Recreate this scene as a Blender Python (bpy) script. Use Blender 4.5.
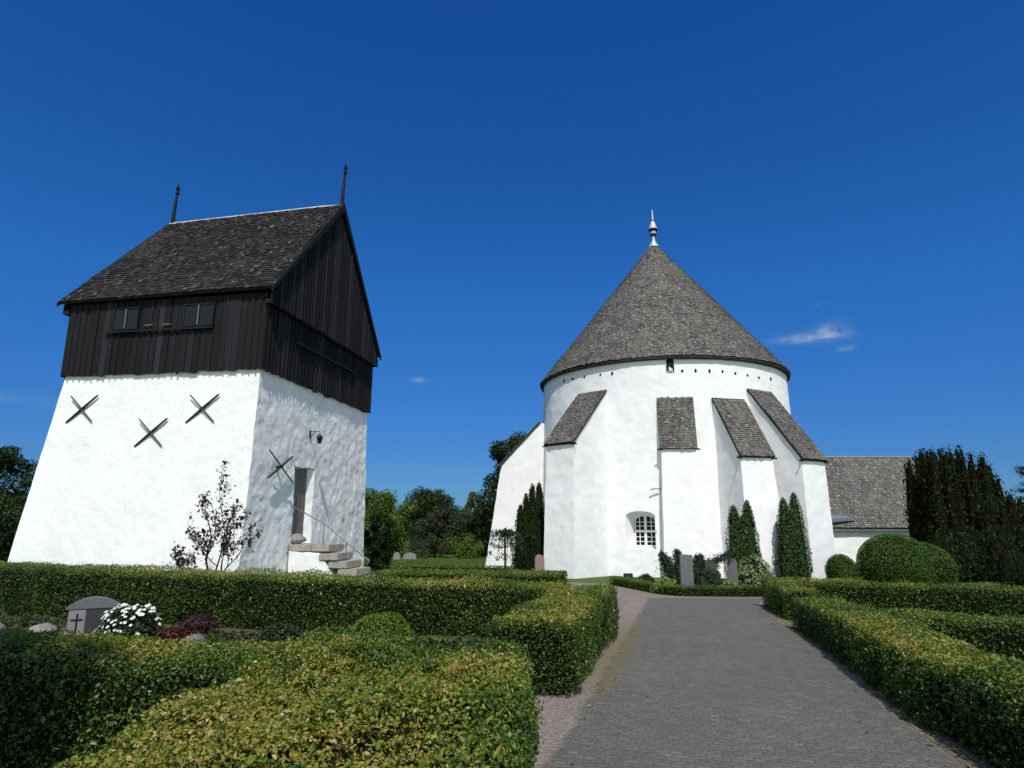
import bpy, bmesh, math
import numpy as np
from mathutils import Matrix, Vector
R = math.radians
scene = bpy.context.scene
for o in list(bpy.data.objects): bpy.data.objects.remove(o)
COL = scene.collection

# ------------------------------------------------------------------ camera, sky, sun, exposure
cam_d = bpy.data.cameras.new("camera"); cam = bpy.data.objects.new("camera", cam_d); COL.objects.link(cam)
cam_d.sensor_width = 36; cam_d.lens = 634/1024*36; cam_d.clip_end = 6000; cam_d.clip_start = .05
cam.matrix_world = Matrix.Translation((0, 0, 1.7)) @ Matrix.Rotation(R(90)+.2075, 4, 'X') @ Matrix.Rotation(.003, 4, 'Z')
scene.camera = cam

SUN_EL = R(56); SUN_AZ = math.atan2(.085, -.996)
S = Vector((math.sin(SUN_AZ)*math.cos(SUN_EL), math.cos(SUN_AZ)*math.cos(SUN_EL), math.sin(SUN_EL)))
w = bpy.data.worlds.new("World"); scene.world = w; w.use_nodes = True
nt = w.node_tree; nt.nodes.clear()
def wn(t, **k):
    n = nt.nodes.new(t)
    for a, b in k.items(): setattr(n, a, b)
    return n
sky = wn('ShaderNodeTexSky', sky_type='NISHITA', sun_disc=False, sun_elevation=SUN_EL, sun_rotation=SUN_AZ,
         altitude=400, air_density=1.0, dust_density=.2, ozone_density=3.0)
tint = wn('ShaderNodeMix', data_type='RGBA', blend_type='MULTIPLY'); tint.inputs[0].default_value = 1
nt.links.new(sky.outputs[0], tint.inputs[6])
tc = wn('ShaderNodeTexCoord')
# deep polarised blue away from the sun, hazier and whiter on the sun's side, brightened out of view to lift shaded walls
sep = wn('ShaderNodeSeparateXYZ'); nt.links.new(tc.outputs['Generated'], sep.inputs[0])
cr = wn('ShaderNodeValToRGB'); nt.links.new(sep.outputs['Z'], cr.inputs[0]); el = cr.color_ramp.elements
el.new(.5)
for k, (p, c) in enumerate(((.08, (.19, .44, .86)), (.33, (.175, .67, 1.25)), (.68, (.115, .60, 1.31)))): el[k].position = p; el[k].color = (*c, 1)
sdot = wn('ShaderNodeVectorMath', operation='DOT_PRODUCT'); sdot.inputs[1].default_value = Vector((S.x, S.y, 0)).normalized()
nt.links.new(tc.outputs['Generated'], sdot.inputs[0])
sm = wn('ShaderNodeMapRange', interpolation_type='SMOOTHSTEP'); sm.inputs['From Min'].default_value = -.25; sm.inputs['From Max'].default_value = .5
nt.links.new(sdot.outputs['Value'], sm.inputs[0])
tm = wn('ShaderNodeMix', data_type='RGBA'); nt.links.new(sm.outputs[0], tm.inputs[0]); nt.links.new(cr.outputs[0], tm.inputs[6]); tm.inputs[7].default_value = (2.75, 2.4, 1.95, 1)
nt.links.new(tm.outputs[2], tint.inputs[7])
cl_noise = wn('ShaderNodeTexNoise'); cl_noise.inputs['Scale'].default_value = 22; cl_noise.inputs['Detail'].default_value = 7
cl_noise.inputs['Roughness'].default_value = .62
mp = wn('ShaderNodeMapping'); mp.inputs['Scale'].default_value = (1, 1, 2.6)
nt.links.new(tc.outputs['Generated'], mp.inputs[0]); nt.links.new(mp.outputs[0], cl_noise.inputs[0])
acc = None
# faint wisps of cirrus, each placed by its direction in the sky: (direction, half width, half height, strength)
for d, hw, hh, st in (((0.416, 0.8736, 0.2524), 0.03, 0.0055, 1.2), ((0.447, 0.8574, 0.2552), 0.02, 0.0095, 1.35), ((0.4654, 0.854, 0.2325), 0.01, 0.0035, 1.0), ((0.4338, 0.8511, 0.2958), 0.007, 0.003, 0.35), ((-0.1451, 0.967, 0.2095), 0.013, 0.0035, 1.0), ((-0.6168, 0.7744, 0.1409), 0.045, 0.009, 0.3)):
    d = Vector(d).normalized(); t = Vector((d.y, -d.x, 0)).normalized(); u = t.cross(d)
    sub = wn('ShaderNodeVectorMath', operation='SUBTRACT'); sub.inputs[1].default_value = d
    nt.links.new(tc.outputs['Generated'], sub.inputs[0])
    sq = None
    for ax, s in ((t, hw), (u, hh)):
        dot = wn('ShaderNodeVectorMath', operation='DOT_PRODUCT'); dot.inputs[1].default_value = ax/s
        nt.links.new(sub.outputs[0], dot.inputs[0])
        p = wn('ShaderNodeMath', operation='MULTIPLY'); nt.links.new(dot.outputs['Value'], p.inputs[0]); nt.links.new(dot.outputs['Value'], p.inputs[1])
        if sq is None: sq = p
        else:
            a = wn('ShaderNodeMath', operation='ADD'); nt.links.new(sq.outputs[0], a.inputs[0]); nt.links.new(p.outputs[0], a.inputs[1]); sq = a
    e = wn('ShaderNodeMath', operation='MULTIPLY'); e.inputs[1].default_value = -1; nt.links.new(sq.outputs[0], e.inputs[0])
    ex = wn('ShaderNodeMath', operation='EXPONENT'); nt.links.new(e.outputs[0], ex.inputs[0])
    sc = wn('ShaderNodeMath', operation='MULTIPLY'); sc.inputs[1].default_value = st; nt.links.new(ex.outputs[0], sc.inputs[0])
    if acc is None: acc = sc
    else:
        a = wn('ShaderNodeMath', operation='ADD'); nt.links.new(acc.outputs[0], a.inputs[0]); nt.links.new(sc.outputs[0], a.inputs[1]); acc = a
thr = wn('ShaderNodeMapRange'); thr.inputs['From Min'].default_value = .38; thr.inputs['From Max'].default_value = .75
nt.links.new(cl_noise.outputs[0], thr.inputs[0])
cm = wn('ShaderNodeMath', operation='MULTIPLY', use_clamp=True); nt.links.new(acc.outputs[0], cm.inputs[0]); nt.links.new(thr.outputs[0], cm.inputs[1])
cmix = wn('ShaderNodeMix', data_type='RGBA'); nt.links.new(cm.outputs[0], cmix.inputs[0]); nt.links.new(tint.outputs[2], cmix.inputs[6])
cmix.inputs[7].default_value = (4.2, 5.2, 6.6, 1)
bg = wn('ShaderNodeBackground'); bg.inputs[1].default_value = .092
wo = wn('ShaderNodeOutputWorld'); nt.links.new(cmix.outputs[2], bg.inputs[0]); nt.links.new(bg.outputs[0], wo.inputs[0])

sd = bpy.data.lights.new("sun", 'SUN'); sd.energy = 4.6; sd.angle = R(.53); sd.color = (1, .965, .90)
sun = bpy.data.objects.new("sun", sd); COL.objects.link(sun); sun.rotation_euler = S.to_track_quat('Z', 'Y').to_euler()
scene.render.engine = 'CYCLES'
scene.view_settings.view_transform = 'Standard'; scene.view_settings.look = 'None'
scene.view_settings.exposure = 0.0; scene.view_settings.gamma = 1

# ------------------------------------------------------------------ helpers
def rng(seed): return np.random.default_rng(seed)
def g(y, x=0): return -0.025*np.clip(y, -5, 44)

def _hash(ix, iy, iz, seed):
    h = (ix.astype(np.int64)*374761393 + iy.astype(np.int64)*668265263 + iz.astype(np.int64)*1440662683 + seed*974711) & 0xffffffff
    h = ((h ^ (h >> 13))*1274126177) & 0xffffffff
    h = ((h ^ (h >> 16))*2246822519) & 0xffffffff
    return ((h ^ (h >> 15)) & 0xffff)/65535.0
def vnoise(P, seed=0):
    i = np.floor(P); f = P-i; f = f*f*(3-2*f); i = i.astype(np.int64)
    out = 0
    for a in (0, 1):
        for b in (0, 1):
            for c in (0, 1):
                wt = (f[:, 0] if a else 1-f[:, 0])*(f[:, 1] if b else 1-f[:, 1])*(f[:, 2] if c else 1-f[:, 2])
                out = out + wt*_hash(i[:, 0]+a, i[:, 1]+b, i[:, 2]+c, seed)
    return out*2-1
def fbm(P, seed=0, oct=3):
    return sum(vnoise(P*2**k, seed+k*17)*.5**k for k in range(oct))
def nrm(v): return v/np.maximum(np.linalg.norm(v, axis=-1, keepdims=True), 1e-9)

class MB:
    """collects quads and triangles with two values per face (rnd, mix) and builds them as one mesh object"""
    def __init__(s): s.v = []; s.f = []; s.n = 0
    def add(s, V, F, rnd=None, mix=None, mi=0):
        V = np.asarray(V, float).reshape(-1, 3); F = np.asarray(F, np.int64)
        m = len(F)
        r = np.full(m, .5) if rnd is None else np.broadcast_to(np.asarray(rnd, float), (m,))
        x = np.zeros(m) if mix is None else np.broadcast_to(np.asarray(mix, float), (m,))
        s.v.append(V); s.f.append((F+s.n, r, x, mi)); s.n += len(V)
    def grid(s, V, rnd=None, mi=0, closed=False):
        """V: (nu, nv, 3)"""
        nu, nv = V.shape[:2]; idx = np.arange(nu*nv).reshape(nu, nv)
        if closed: idx = np.vstack([idx, idx[:1]])
        F = np.stack([idx[:-1, :-1], idx[1:, :-1], idx[1:, 1:], idx[:-1, 1:]], -1).reshape(-1, 4)
        s.add(V.reshape(-1, 3), F, rnd, None, mi)
    def box(s, c, size, M=None, rnd=None, mi=0):
        x, y, z = np.array(size)/2
        V = np.array([[-x,-y,-z],[x,-y,-z],[x,y,-z],[-x,y,-z],[-x,-y,z],[x,-y,z],[x,y,z],[-x,y,z]])
        if M is not None: V = V @ np.array(M).T
        s.hexa(V+np.array(c), rnd, mi)
    def hexa(s, V, rnd=None, mi=0):
        s.add(V, [[0,3,2,1],[4,5,6,7],[0,1,5,4],[1,2,6,5],[2,3,7,6],[3,0,4,7]], rnd, None, mi)
    def box2(s, a, b, rnd=None, mi=0):
        a = np.array(a, float); b = np.array(b, float); s.box((a+b)/2, np.abs(b-a), None, rnd, mi)
    def tube(s, pts, rad, n=8, rnd=None, mi=0, cap=True):
        pts = np.array(pts, float); m = len(pts); rad = np.broadcast_to(np.asarray(rad, float), (m,))
        T = nrm(np.gradient(pts, axis=0))
        ref = np.array([0, 0, 1.]) if abs(T[:, 2]).mean() < .8 else np.array([1., 0, 0])
        A = nrm(np.cross(T, ref)); B = np.cross(T, A)
        th = np.arange(n)*2*np.pi/n
        V = pts[:, None]+rad[:, None, None]*(np.cos(th)[None, :, None]*A[:, None]+np.sin(th)[None, :, None]*B[:, None])
        idx = np.arange(m*n).reshape(m, n); j = np.roll(idx, -1, 1)
        F = np.stack([idx[:-1], j[:-1], j[1:], idx[1:]], -1).reshape(-1, 4)
        s.add(V.reshape(-1, 3), F, rnd, None, mi)
        if cap:
            for k, fl in ((0, 1), (m-1, 0)):
                c = np.vstack([V[k], pts[k][None]]); a = np.arange(n); b = (a+1) % n
                F = np.stack([b, a, np.full(n, n)] if fl else [a, b, np.full(n, n)], -1)
                s.add(c, F, rnd, None, mi)
    def lathe(s, prof, c, n=24, rnd=None, mi=0):
        prof = np.array(prof, float); th = np.arange(n)*2*np.pi/n
        V = np.stack([np.cos(th)[:, None]*prof[None, :, 0], np.sin(th)[:, None]*prof[None, :, 0], np.broadcast_to(prof[None, :, 1], (n, len(prof)))], -1)+np.array(c)
        s.grid(V, rnd, mi, closed=True)
    def build(s, name, mats, parent=None, smooth=False, merge=0, sharp=None, loc=None):
        V = np.concatenate(s.v); me = bpy.data.meshes.new(name)
        loops = np.concatenate([f[0].reshape(-1) for f in s.f])
        cnt = np.concatenate([np.full(len(f[0]), f[0].shape[1]) for f in s.f])
        me.vertices.add(len(V)); me.vertices.foreach_set('co', V.astype(np.float32).ravel())
        me.loops.add(len(loops)); me.loops.foreach_set('vertex_index', loops.astype(np.int32))
        me.polygons.add(len(cnt)); st = np.concatenate([[0], np.cumsum(cnt)[:-1]])
        me.polygons.foreach_set('loop_start', st.astype(np.int32))
        me.polygons.foreach_set('material_index', np.concatenate([np.full(len(f[0]), f[3]) for f in s.f]).astype(np.int32))
        for nm, k in (('rnd', 1), ('mix', 2)):
            a = me.attributes.new(nm, 'FLOAT', 'FACE'); a.data.foreach_set('value', np.concatenate([f[k] for f in s.f]).astype(np.float32))
        me.update(calc_edges=True); me.validate()
        if merge:
            bm = bmesh.new(); bm.from_mesh(me); bmesh.ops.remove_doubles(bm, verts=bm.verts, dist=merge)
            bmesh.ops.recalc_face_normals(bm, faces=bm.faces); bm.to_mesh(me); bm.free()
        me.polygons.foreach_set('use_smooth', np.full(len(me.polygons), bool(smooth)))
        if sharp: me.set_sharp_from_angle(angle=R(sharp))
        for m in (mats if isinstance(mats, (list, tuple)) else [mats]): me.materials.append(m)
        o = bpy.data.objects.new(name, me); COL.objects.link(o)
        if parent is not None: o.parent = parent
        if loc is not None: o.location = loc
        return o
def tag(o, label, cat, group=None):
    o['label'] = label; o['category'] = cat
    if group: o['group'] = group
    return o
def thing(name, label, cat, loc=(0, 0, 0), rz=0, group=None):
    o = bpy.data.objects.new(name, None); COL.objects.link(o); o.location = loc; o.rotation_euler = (0, 0, rz); o.empty_display_size = .2
    return tag(o, label, cat, group)
def struct(o, kind='structure'): o['kind'] = kind; return o

# ------------------------------------------------------------------ materials
class NT:
    def __init__(s, name):
        s.m = bpy.data.materials.new(name); s.m.use_nodes = True; s.t = s.m.node_tree; s.t.nodes.clear()
        s.out = s.n('ShaderNodeOutputMaterial')
    def n(s, t, **k):
        x = s.t.nodes.new(t)
        for a, b in k.items(): setattr(x, a, b)
        return x
    def l(s, a, b): s.t.links.new(a, b)
    def attr(s, nm): return s.n('ShaderNodeAttribute', attribute_name=nm).outputs['Fac']
    def coord(s, scale=(1, 1, 1), rot=(0, 0, 0)):
        c = s.n('ShaderNodeTexCoord'); m = s.n('ShaderNodeMapping'); m.inputs['Scale'].default_value = scale; m.inputs['Rotation'].default_value = rot
        s.l(c.outputs['Object'], m.inputs[0]); return m.outputs[0]
    def noise(s, vec, scale, detail=4, rough=.55, dist=0):
        n = s.n('ShaderNodeTexNoise'); n.inputs['Scale'].default_value = scale; n.inputs['Detail'].default_value = detail
        n.inputs['Roughness'].default_value = rough; n.inputs['Distortion'].default_value = dist
        s.l(vec, n.inputs['Vector']); return n.outputs[0]
    def ramp(s, fac, stops):
        r = s.n('ShaderNodeValToRGB'); e = r.color_ramp.elements
        while len(e) < len(stops): e.new(.5)
        for k, (p, c) in enumerate(stops): e[k].position = p; e[k].color = (*c, 1) if len(c) == 3 else c
        s.l(fac, r.inputs[0]); return r.outputs[0]
    def mixc(s, fac, a, b, mode='MIX'):
        m = s.n('ShaderNodeMix', data_type='RGBA', blend_type=mode)
        for v, i in ((fac, 0), (a, 6), (b, 7)):
            if isinstance(v, (int, float)): m.inputs[i].default_value = v
            elif isinstance(v, tuple): m.inputs[i].default_value = (*v, 1)
            else: s.l(v, m.inputs[i])
        return m.outputs[2]
    def rng(s, v, a, b, c=0, d=1):
        m = s.n('ShaderNodeMapRange'); s.l(v, m.inputs[0])
        for i, x in enumerate((a, b, c, d)): m.inputs[i+1].default_value = x
        return m.outputs[0]
    def math(s, op, a, b):
        m = s.n('ShaderNodeMath', operation=op)
        for i, v in enumerate((a, b)):
            if isinstance(v, (int, float)): m.inputs[i].default_value = v
            else: s.l(v, m.inputs[i])
        return m.outputs[0]
    def bump(s, h, strength, dist):
        b = s.n('ShaderNodeBump'); b.inputs['Strength'].default_value = strength; b.inputs['Distance'].default_value = dist
        s.l(h, b.inputs['Height']); return b.outputs[0]
    def bsdf(s, col, rough=.8, normal=None, metal=0, spec=.3):
        b = s.n('ShaderNodeBsdfPrincipled')
        if isinstance(col, tuple): b.inputs['Base Color'].default_value = (*col, 1)
        else: s.l(col, b.inputs['Base Color'])
        if isinstance(rough, (int, float)): b.inputs['Roughness'].default_value = rough
        else: s.l(rough, b.inputs['Roughness'])
        b.inputs['Metallic'].default_value = metal; b.inputs['Specular IOR Level'].default_value = spec
        if normal is not None: s.l(normal, b.inputs['Normal'])
        return b.outputs[0]
    def done(s, sh): s.l(sh, s.out.inputs[0]); return s.m

def leaf_mat(name, stops, dry=None, trans=.3, rough=.55, spec=.25):
    t = NT(name); c = t.ramp(t.attr('rnd'), stops)
    if dry: c = t.mixc(t.attr('mix'), c, t.ramp(t.attr('rnd'), dry))
    b = t.bsdf(c, rough, None, 0, spec)
    tr = t.n('ShaderNodeBsdfTranslucent'); t.l(t.mixc(1.0, c, (1.0, 1.1, .55), 'MULTIPLY'), tr.inputs[0])
    m = t.n('ShaderNodeMixShader'); m.inputs[0].default_value = trans; t.l(b, m.inputs[1]); t.l(tr.outputs[0], m.inputs[2])
    return t.done(m.outputs[0])
def plain_mat(name, a, b, scale=6, rough=.8, bump=.2, dist=.01, metal=0, spec=.3, stretch=(1, 1, 1)):
    t = NT(name); v = t.coord(stretch); n = t.noise(v, scale, 6, .6)
    c = t.ramp(n, [(.3, a), (.7, b)])
    return t.done(t.bsdf(c, rough, t.bump(n, bump, dist), metal, spec))

def plaster_mat(name, rough_amt=.35):
    t = NT(name); v = t.coord()
    big = t.noise(v, .7, 5, .6); fine = t.noise(v, 9, 8, .65); mid = t.noise(v, 2.6, 5, .6, .6)
    c = t.ramp(big, [(.35, (.73, .727, .71)), (.65, (.80, .798, .79))])
    st = t.noise(t.coord((3.2, 3.2, .45)), 1.4, 6, .65)
    c = t.mixc(t.rng(st, .56, .78, 0, .40), c, (.56, .55, .51))
    c = t.mixc(t.rng(fine, .62, .78, 0, .22), c, (.60, .60, .58))
    h = t.math('ADD', t.math('MULTIPLY', mid, 1.6), fine)
    return t.done(t.bsdf(c, .92, t.bump(h, rough_amt, .02), 0, .1))
def shingle_mat(name, stops, lich=None):
    t = NT(name); v = t.coord(); n = t.noise(v, 30, 4, .6); big = t.noise(t.coord((1.6, 1.6, .3)), .9, 5, .65)
    c = t.ramp(t.attr('rnd'), stops)
    c = t.mixc(t.rng(n, .3, .75, 0, .45), c, tuple(.5*x for x in stops[0][1]))
    c = t.mixc(t.rng(big, .42, .68, 0, .55), c, lich or stops[-1][1])
    return t.done(t.bsdf(c, .85, t.bump(n, .4, .006), 0, .2))
def wood_mat(name, stops, wash, amt=.6):
    t = NT(name); v = t.coord((9, 9, .5)); n = t.noise(v, 3, 7, .65, .3)
    big = t.noise(t.coord((2.5, 2.5, .35)), 1.2, 5, .6)
    c = t.ramp(t.attr('rnd'), stops)
    c = t.mixc(t.math('MULTIPLY', t.rng(n, .45, .75, 0, 1), t.rng(big, .38, .66, 0, amt)), c, wash)
    return t.done(t.bsdf(c, .8, t.bump(n, .5, .01), 0, .22))

M = {}
M['plaster'] = plaster_mat('limewash_plaster', .22)
M['plaster_rough'] = plaster_mat('rough_limewash_plaster', .6)
M['church_shingle'] = shingle_mat('grey_oak_shingles', [(0, (.050, .046, .041)), (.45, (.115, .107, .096)), (.8, (.195, .184, .166)), (1, (.36, .345, .32))], (.16, .15, .128))
M['tower_shingle'] = shingle_mat('dark_tarred_shingles', [(0, (.008, .0075, .007)), (.5, (.022, .020, .018)), (.78, (.06, .055, .05)), (1, (.24, .225, .205))], (.036, .033, .029))
M['roof_under'] = plain_mat('dark_roof_boards', (.012, .011, .010), (.03, .027, .024))
M['tar_wood'] = wood_mat('tarred_boards', [(0, (.0035, .0038, .0045)), (.7, (.0075, .008, .009)), (1, (.020, .0215, .024))], (.05, .053, .058), .34)
M['grey_wood'] = wood_mat('weathered_grey_wood', [(0, (.10, .095, .085)), (1, (.2, .19, .17))], (.3, .28, .25))
M['iron'] = plain_mat('black_iron', (.012, .012, .013), (.03, .028, .027), 20, .55, .2, .003, .3, .4)
M['rail_metal'] = plain_mat('grey_steel_rail', (.09, .09, .095), (.16, .16, .165), 20, .45, .1, .002, .6, .5)
M['lead'] = plain_mat('lead_sheet', (.34, .35, .37), (.52, .53, .55), 8, .45, .15, .004, .2, .5)
M['lead_dark'] = plain_mat('dark_lead', (.10, .11, .13), (.2, .21, .24), 8, .5, .15, .004, .2, .5)
M['sandstone'] = plain_mat('worn_stone_steps', (.23, .205, .17), (.38, .35, .30), 5, .85, .5, .02)
M['granite'] = plain_mat('grey_granite', (.075, .075, .075), (.15, .15, .148), 40, .7, .2, .004)
M['granite_light'] = plain_mat('pale_granite', (.16, .16, .155), (.24, .24, .23), 40, .7, .2, .004)
M['granite_dark'] = plain_mat('dark_polished_granite', (.03, .03, .032), (.055, .055, .06), 40, .3, .05, .002, 0, .5)
M['granite_red'] = plain_mat('reddish_granite', (.16, .105, .085), (.30, .20, .165), 40, .75, .2, .004)
M['boulder'] = plain_mat('field_stone', (.13, .12, .11), (.27, .25, .23), 9, .85, .6, .02)
M['white_paint'] = plain_mat('white_window_paint', (.74, .74, .73), (.82, .82, .81), 10, .6, .05, .002)
M['painted_void'] = plain_mat('painted_hollow_shade', (.006, .006, .006), (.012, .012, .012), 6, .9)  # near-black colour stands in for the shade inside wall openings
t = NT('window_glass'); M['glass'] = t.done(t.bsdf((.012, .015, .02), .12, None, 0, .14))
M['bark'] = plain_mat('bark', (.045, .035, .027), (.12, .10, .08), 12, .9, .6, .02, 0, .2, (1, 1, .25))
M['bark_dark'] = plain_mat('dark_twigs', (.018, .014, .012), (.05, .04, .034), 12, .9, .5, .01, 0, .2, (1, 1, .25))
M['core'] = plain_mat('shade_painted_interior', (.004, .006, .003), (.013, .015, .006), 25, 1, .8, .02, 0, 0)  # near-black twig colour carries the shade inside hedges and bushes
M['soil'] = plain_mat('brown_soil', (.05, .037, .026), (.12, .09, .065), 14, .95, .8, .03)

HEDGE = [(0, (.016, .042, .006)), (.3, (.040, .090, .010)), (.7, (.10, .17, .016)), (1, (.23, .30, .038))]
DRY = [(0, (.095, .11, .012)), (.35, (.20, .21, .018)), (.65, (.29, .245, .03)), (.88, (.31, .20, .05)), (1, (.42, .29, .12))]
M['hedge_leaf'] = leaf_mat('hornbeam_hedge_leaves', HEDGE, DRY, .3, .42, .40)
M['box_leaf'] = leaf_mat('box_hedge_leaves', [(0, (.025, .06, .008)), (.6, (.065, .125, .014)), (1, (.13, .20, .03))], [(0, (.09, .12, .02)), (1, (.2, .2, .05))])
M['bush_leaf'] = leaf_mat('round_bush_leaves', [(0, (.022, .060, .006)), (.6, (.055, .115, .012)), (1, (.10, .18, .022))], [(0, (.10, .05, .02)), (1, (.2, .12, .04))])
M['ball_leaf'] = leaf_mat('bright_bush_leaves', [(0, (.05, .12, .008)), (.6, (.12, .23, .016)), (1, (.21, .32, .035))], [(0, (.12, .06, .02)), (1, (.22, .13, .04))])
M['yew_leaf'] = leaf_mat('yew_needles', [(0, (.004, .010, .003)), (.6, (.011, .024, .006)), (1, (.030, .048, .011))], [(0, (.02, .022, .006)), (1, (.05, .042, .013))], .1, .7, .1)
M['thuja_leaf'] = leaf_mat('thuja_sprays', [(0, (.012, .036, .008)), (.6, (.026, .066, .012)), (1, (.055, .11, .022))], None, .2)
M['juniper_leaf'] = leaf_mat('juniper_sprays', [(0, (.012, .028, .014)), (.6, (.03, .055, .028)), (1, (.06, .095, .05))], None, .15)
M['bright_leaf'] = leaf_mat('hosta_leaves', [(0, (.07, .14, .02)), (.6, (.16, .26, .05)), (1, (.32, .40, .12))])
M['vari_leaf'] = leaf_mat('variegated_leaves', [(0, (.06, .10, .035)), (.5, (.14, .19, .075)), (1, (.38, .40, .22))])
M['green_leaf'] = leaf_mat('light_tree_leaves', [(0, (.035, .075, .012)), (.6, (.095, .16, .024)), (1, (.16, .24, .045))])
M['dark_leaf'] = leaf_mat('dark_tree_leaves', [(0, (.012, .024, .007)), (.6, (.030, .052, .013)), (1, (.065, .09, .024))], None, .25, .6, .15)
M['olive_leaf'] = leaf_mat('olive_tree_leaves', [(0, (.022, .034, .012)), (.6, (.05, .064, .022)), (1, (.09, .10, .04))])
M['pale_leaf'] = leaf_mat('silvery_tree_leaves', [(0, (.06, .085, .035)), (.6, (.12, .145, .065)), (1, (.2, .22, .12))])
M['purple_leaf'] = leaf_mat('copper_leaves', [(0, (.016, .008, .010)), (.6, (.045, .020, .022)), (1, (.10, .05, .045))], None, .2)
M['red_leaf'] = leaf_mat('dark_red_leaves', [(0, (.02, .006, .006)), (.6, (.06, .014, .012)), (1, (.13, .04, .025))], None, .2)
M['petal'] = leaf_mat('white_petals', [(0, (.62, .62, .60)), (1, (.85, .85, .82))], None, .25)
M['grass'] = leaf_mat('grass_blades', [(0, (.035, .07, .012)), (.6, (.08, .13, .022)), (1, (.16, .19, .05))])

# ------------------------------------------------------------------ foliage generators
def leaves(mb, P, N, size, rs, asp=.55, tilt=.7, fold=.12, mix=None, mi=0, axis=None, rnd=None, six=False):
    n = len(P); N = nrm(N+rs.normal(0, tilt, (n, 3)))
    a = rs.normal(0, 1, (n, 3)) if axis is None else axis+rs.normal(0, .35, (n, 3))
    a = nrm(a-N*np.sum(a*N, 1, keepdims=True)); b = np.cross(N, a)
    s = (size*rs.uniform(.55, 1.4, n)*np.where(rs.random(n) < .04, 1.8, 1))[:, None]
    w = s*asp*.5; fo = N*s*fold*rs.uniform(-.5, 1.5, (n, 1)); cu = N*s*rs.uniform(-.22, .1, (n, 1))
    r = rs.random(n) if rnd is None else rnd
    mx = np.zeros(n) if mix is None else mix
    if six:
        V = np.stack([P-a*s*.5, P-a*s*.14+b*w+fo, P+a*s*.2+b*w*.8+fo, P+a*s*.5+cu, P-a*s*.14-b*w+fo, P+a*s*.2-b*w*.8+fo], 1)
        F = np.arange(n)[:, None, None]*6+np.array([[0, 3, 2, 1], [0, 4, 5, 3]])[None]
        mb.add(V.reshape(-1, 3), F.reshape(-1, 4), np.repeat(r, 2), np.repeat(mx, 2), mi)
    else:
        V = np.stack([P-a*s*.5, P+b*w+fo, P+a*s*.5+cu, P-b*w+fo], 1)
        F = np.arange(n)[:, None]*4+np.array([0, 1, 2, 3])[None]
        mb.add(V.reshape(-1, 3), F, r, mx, mi)

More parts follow.
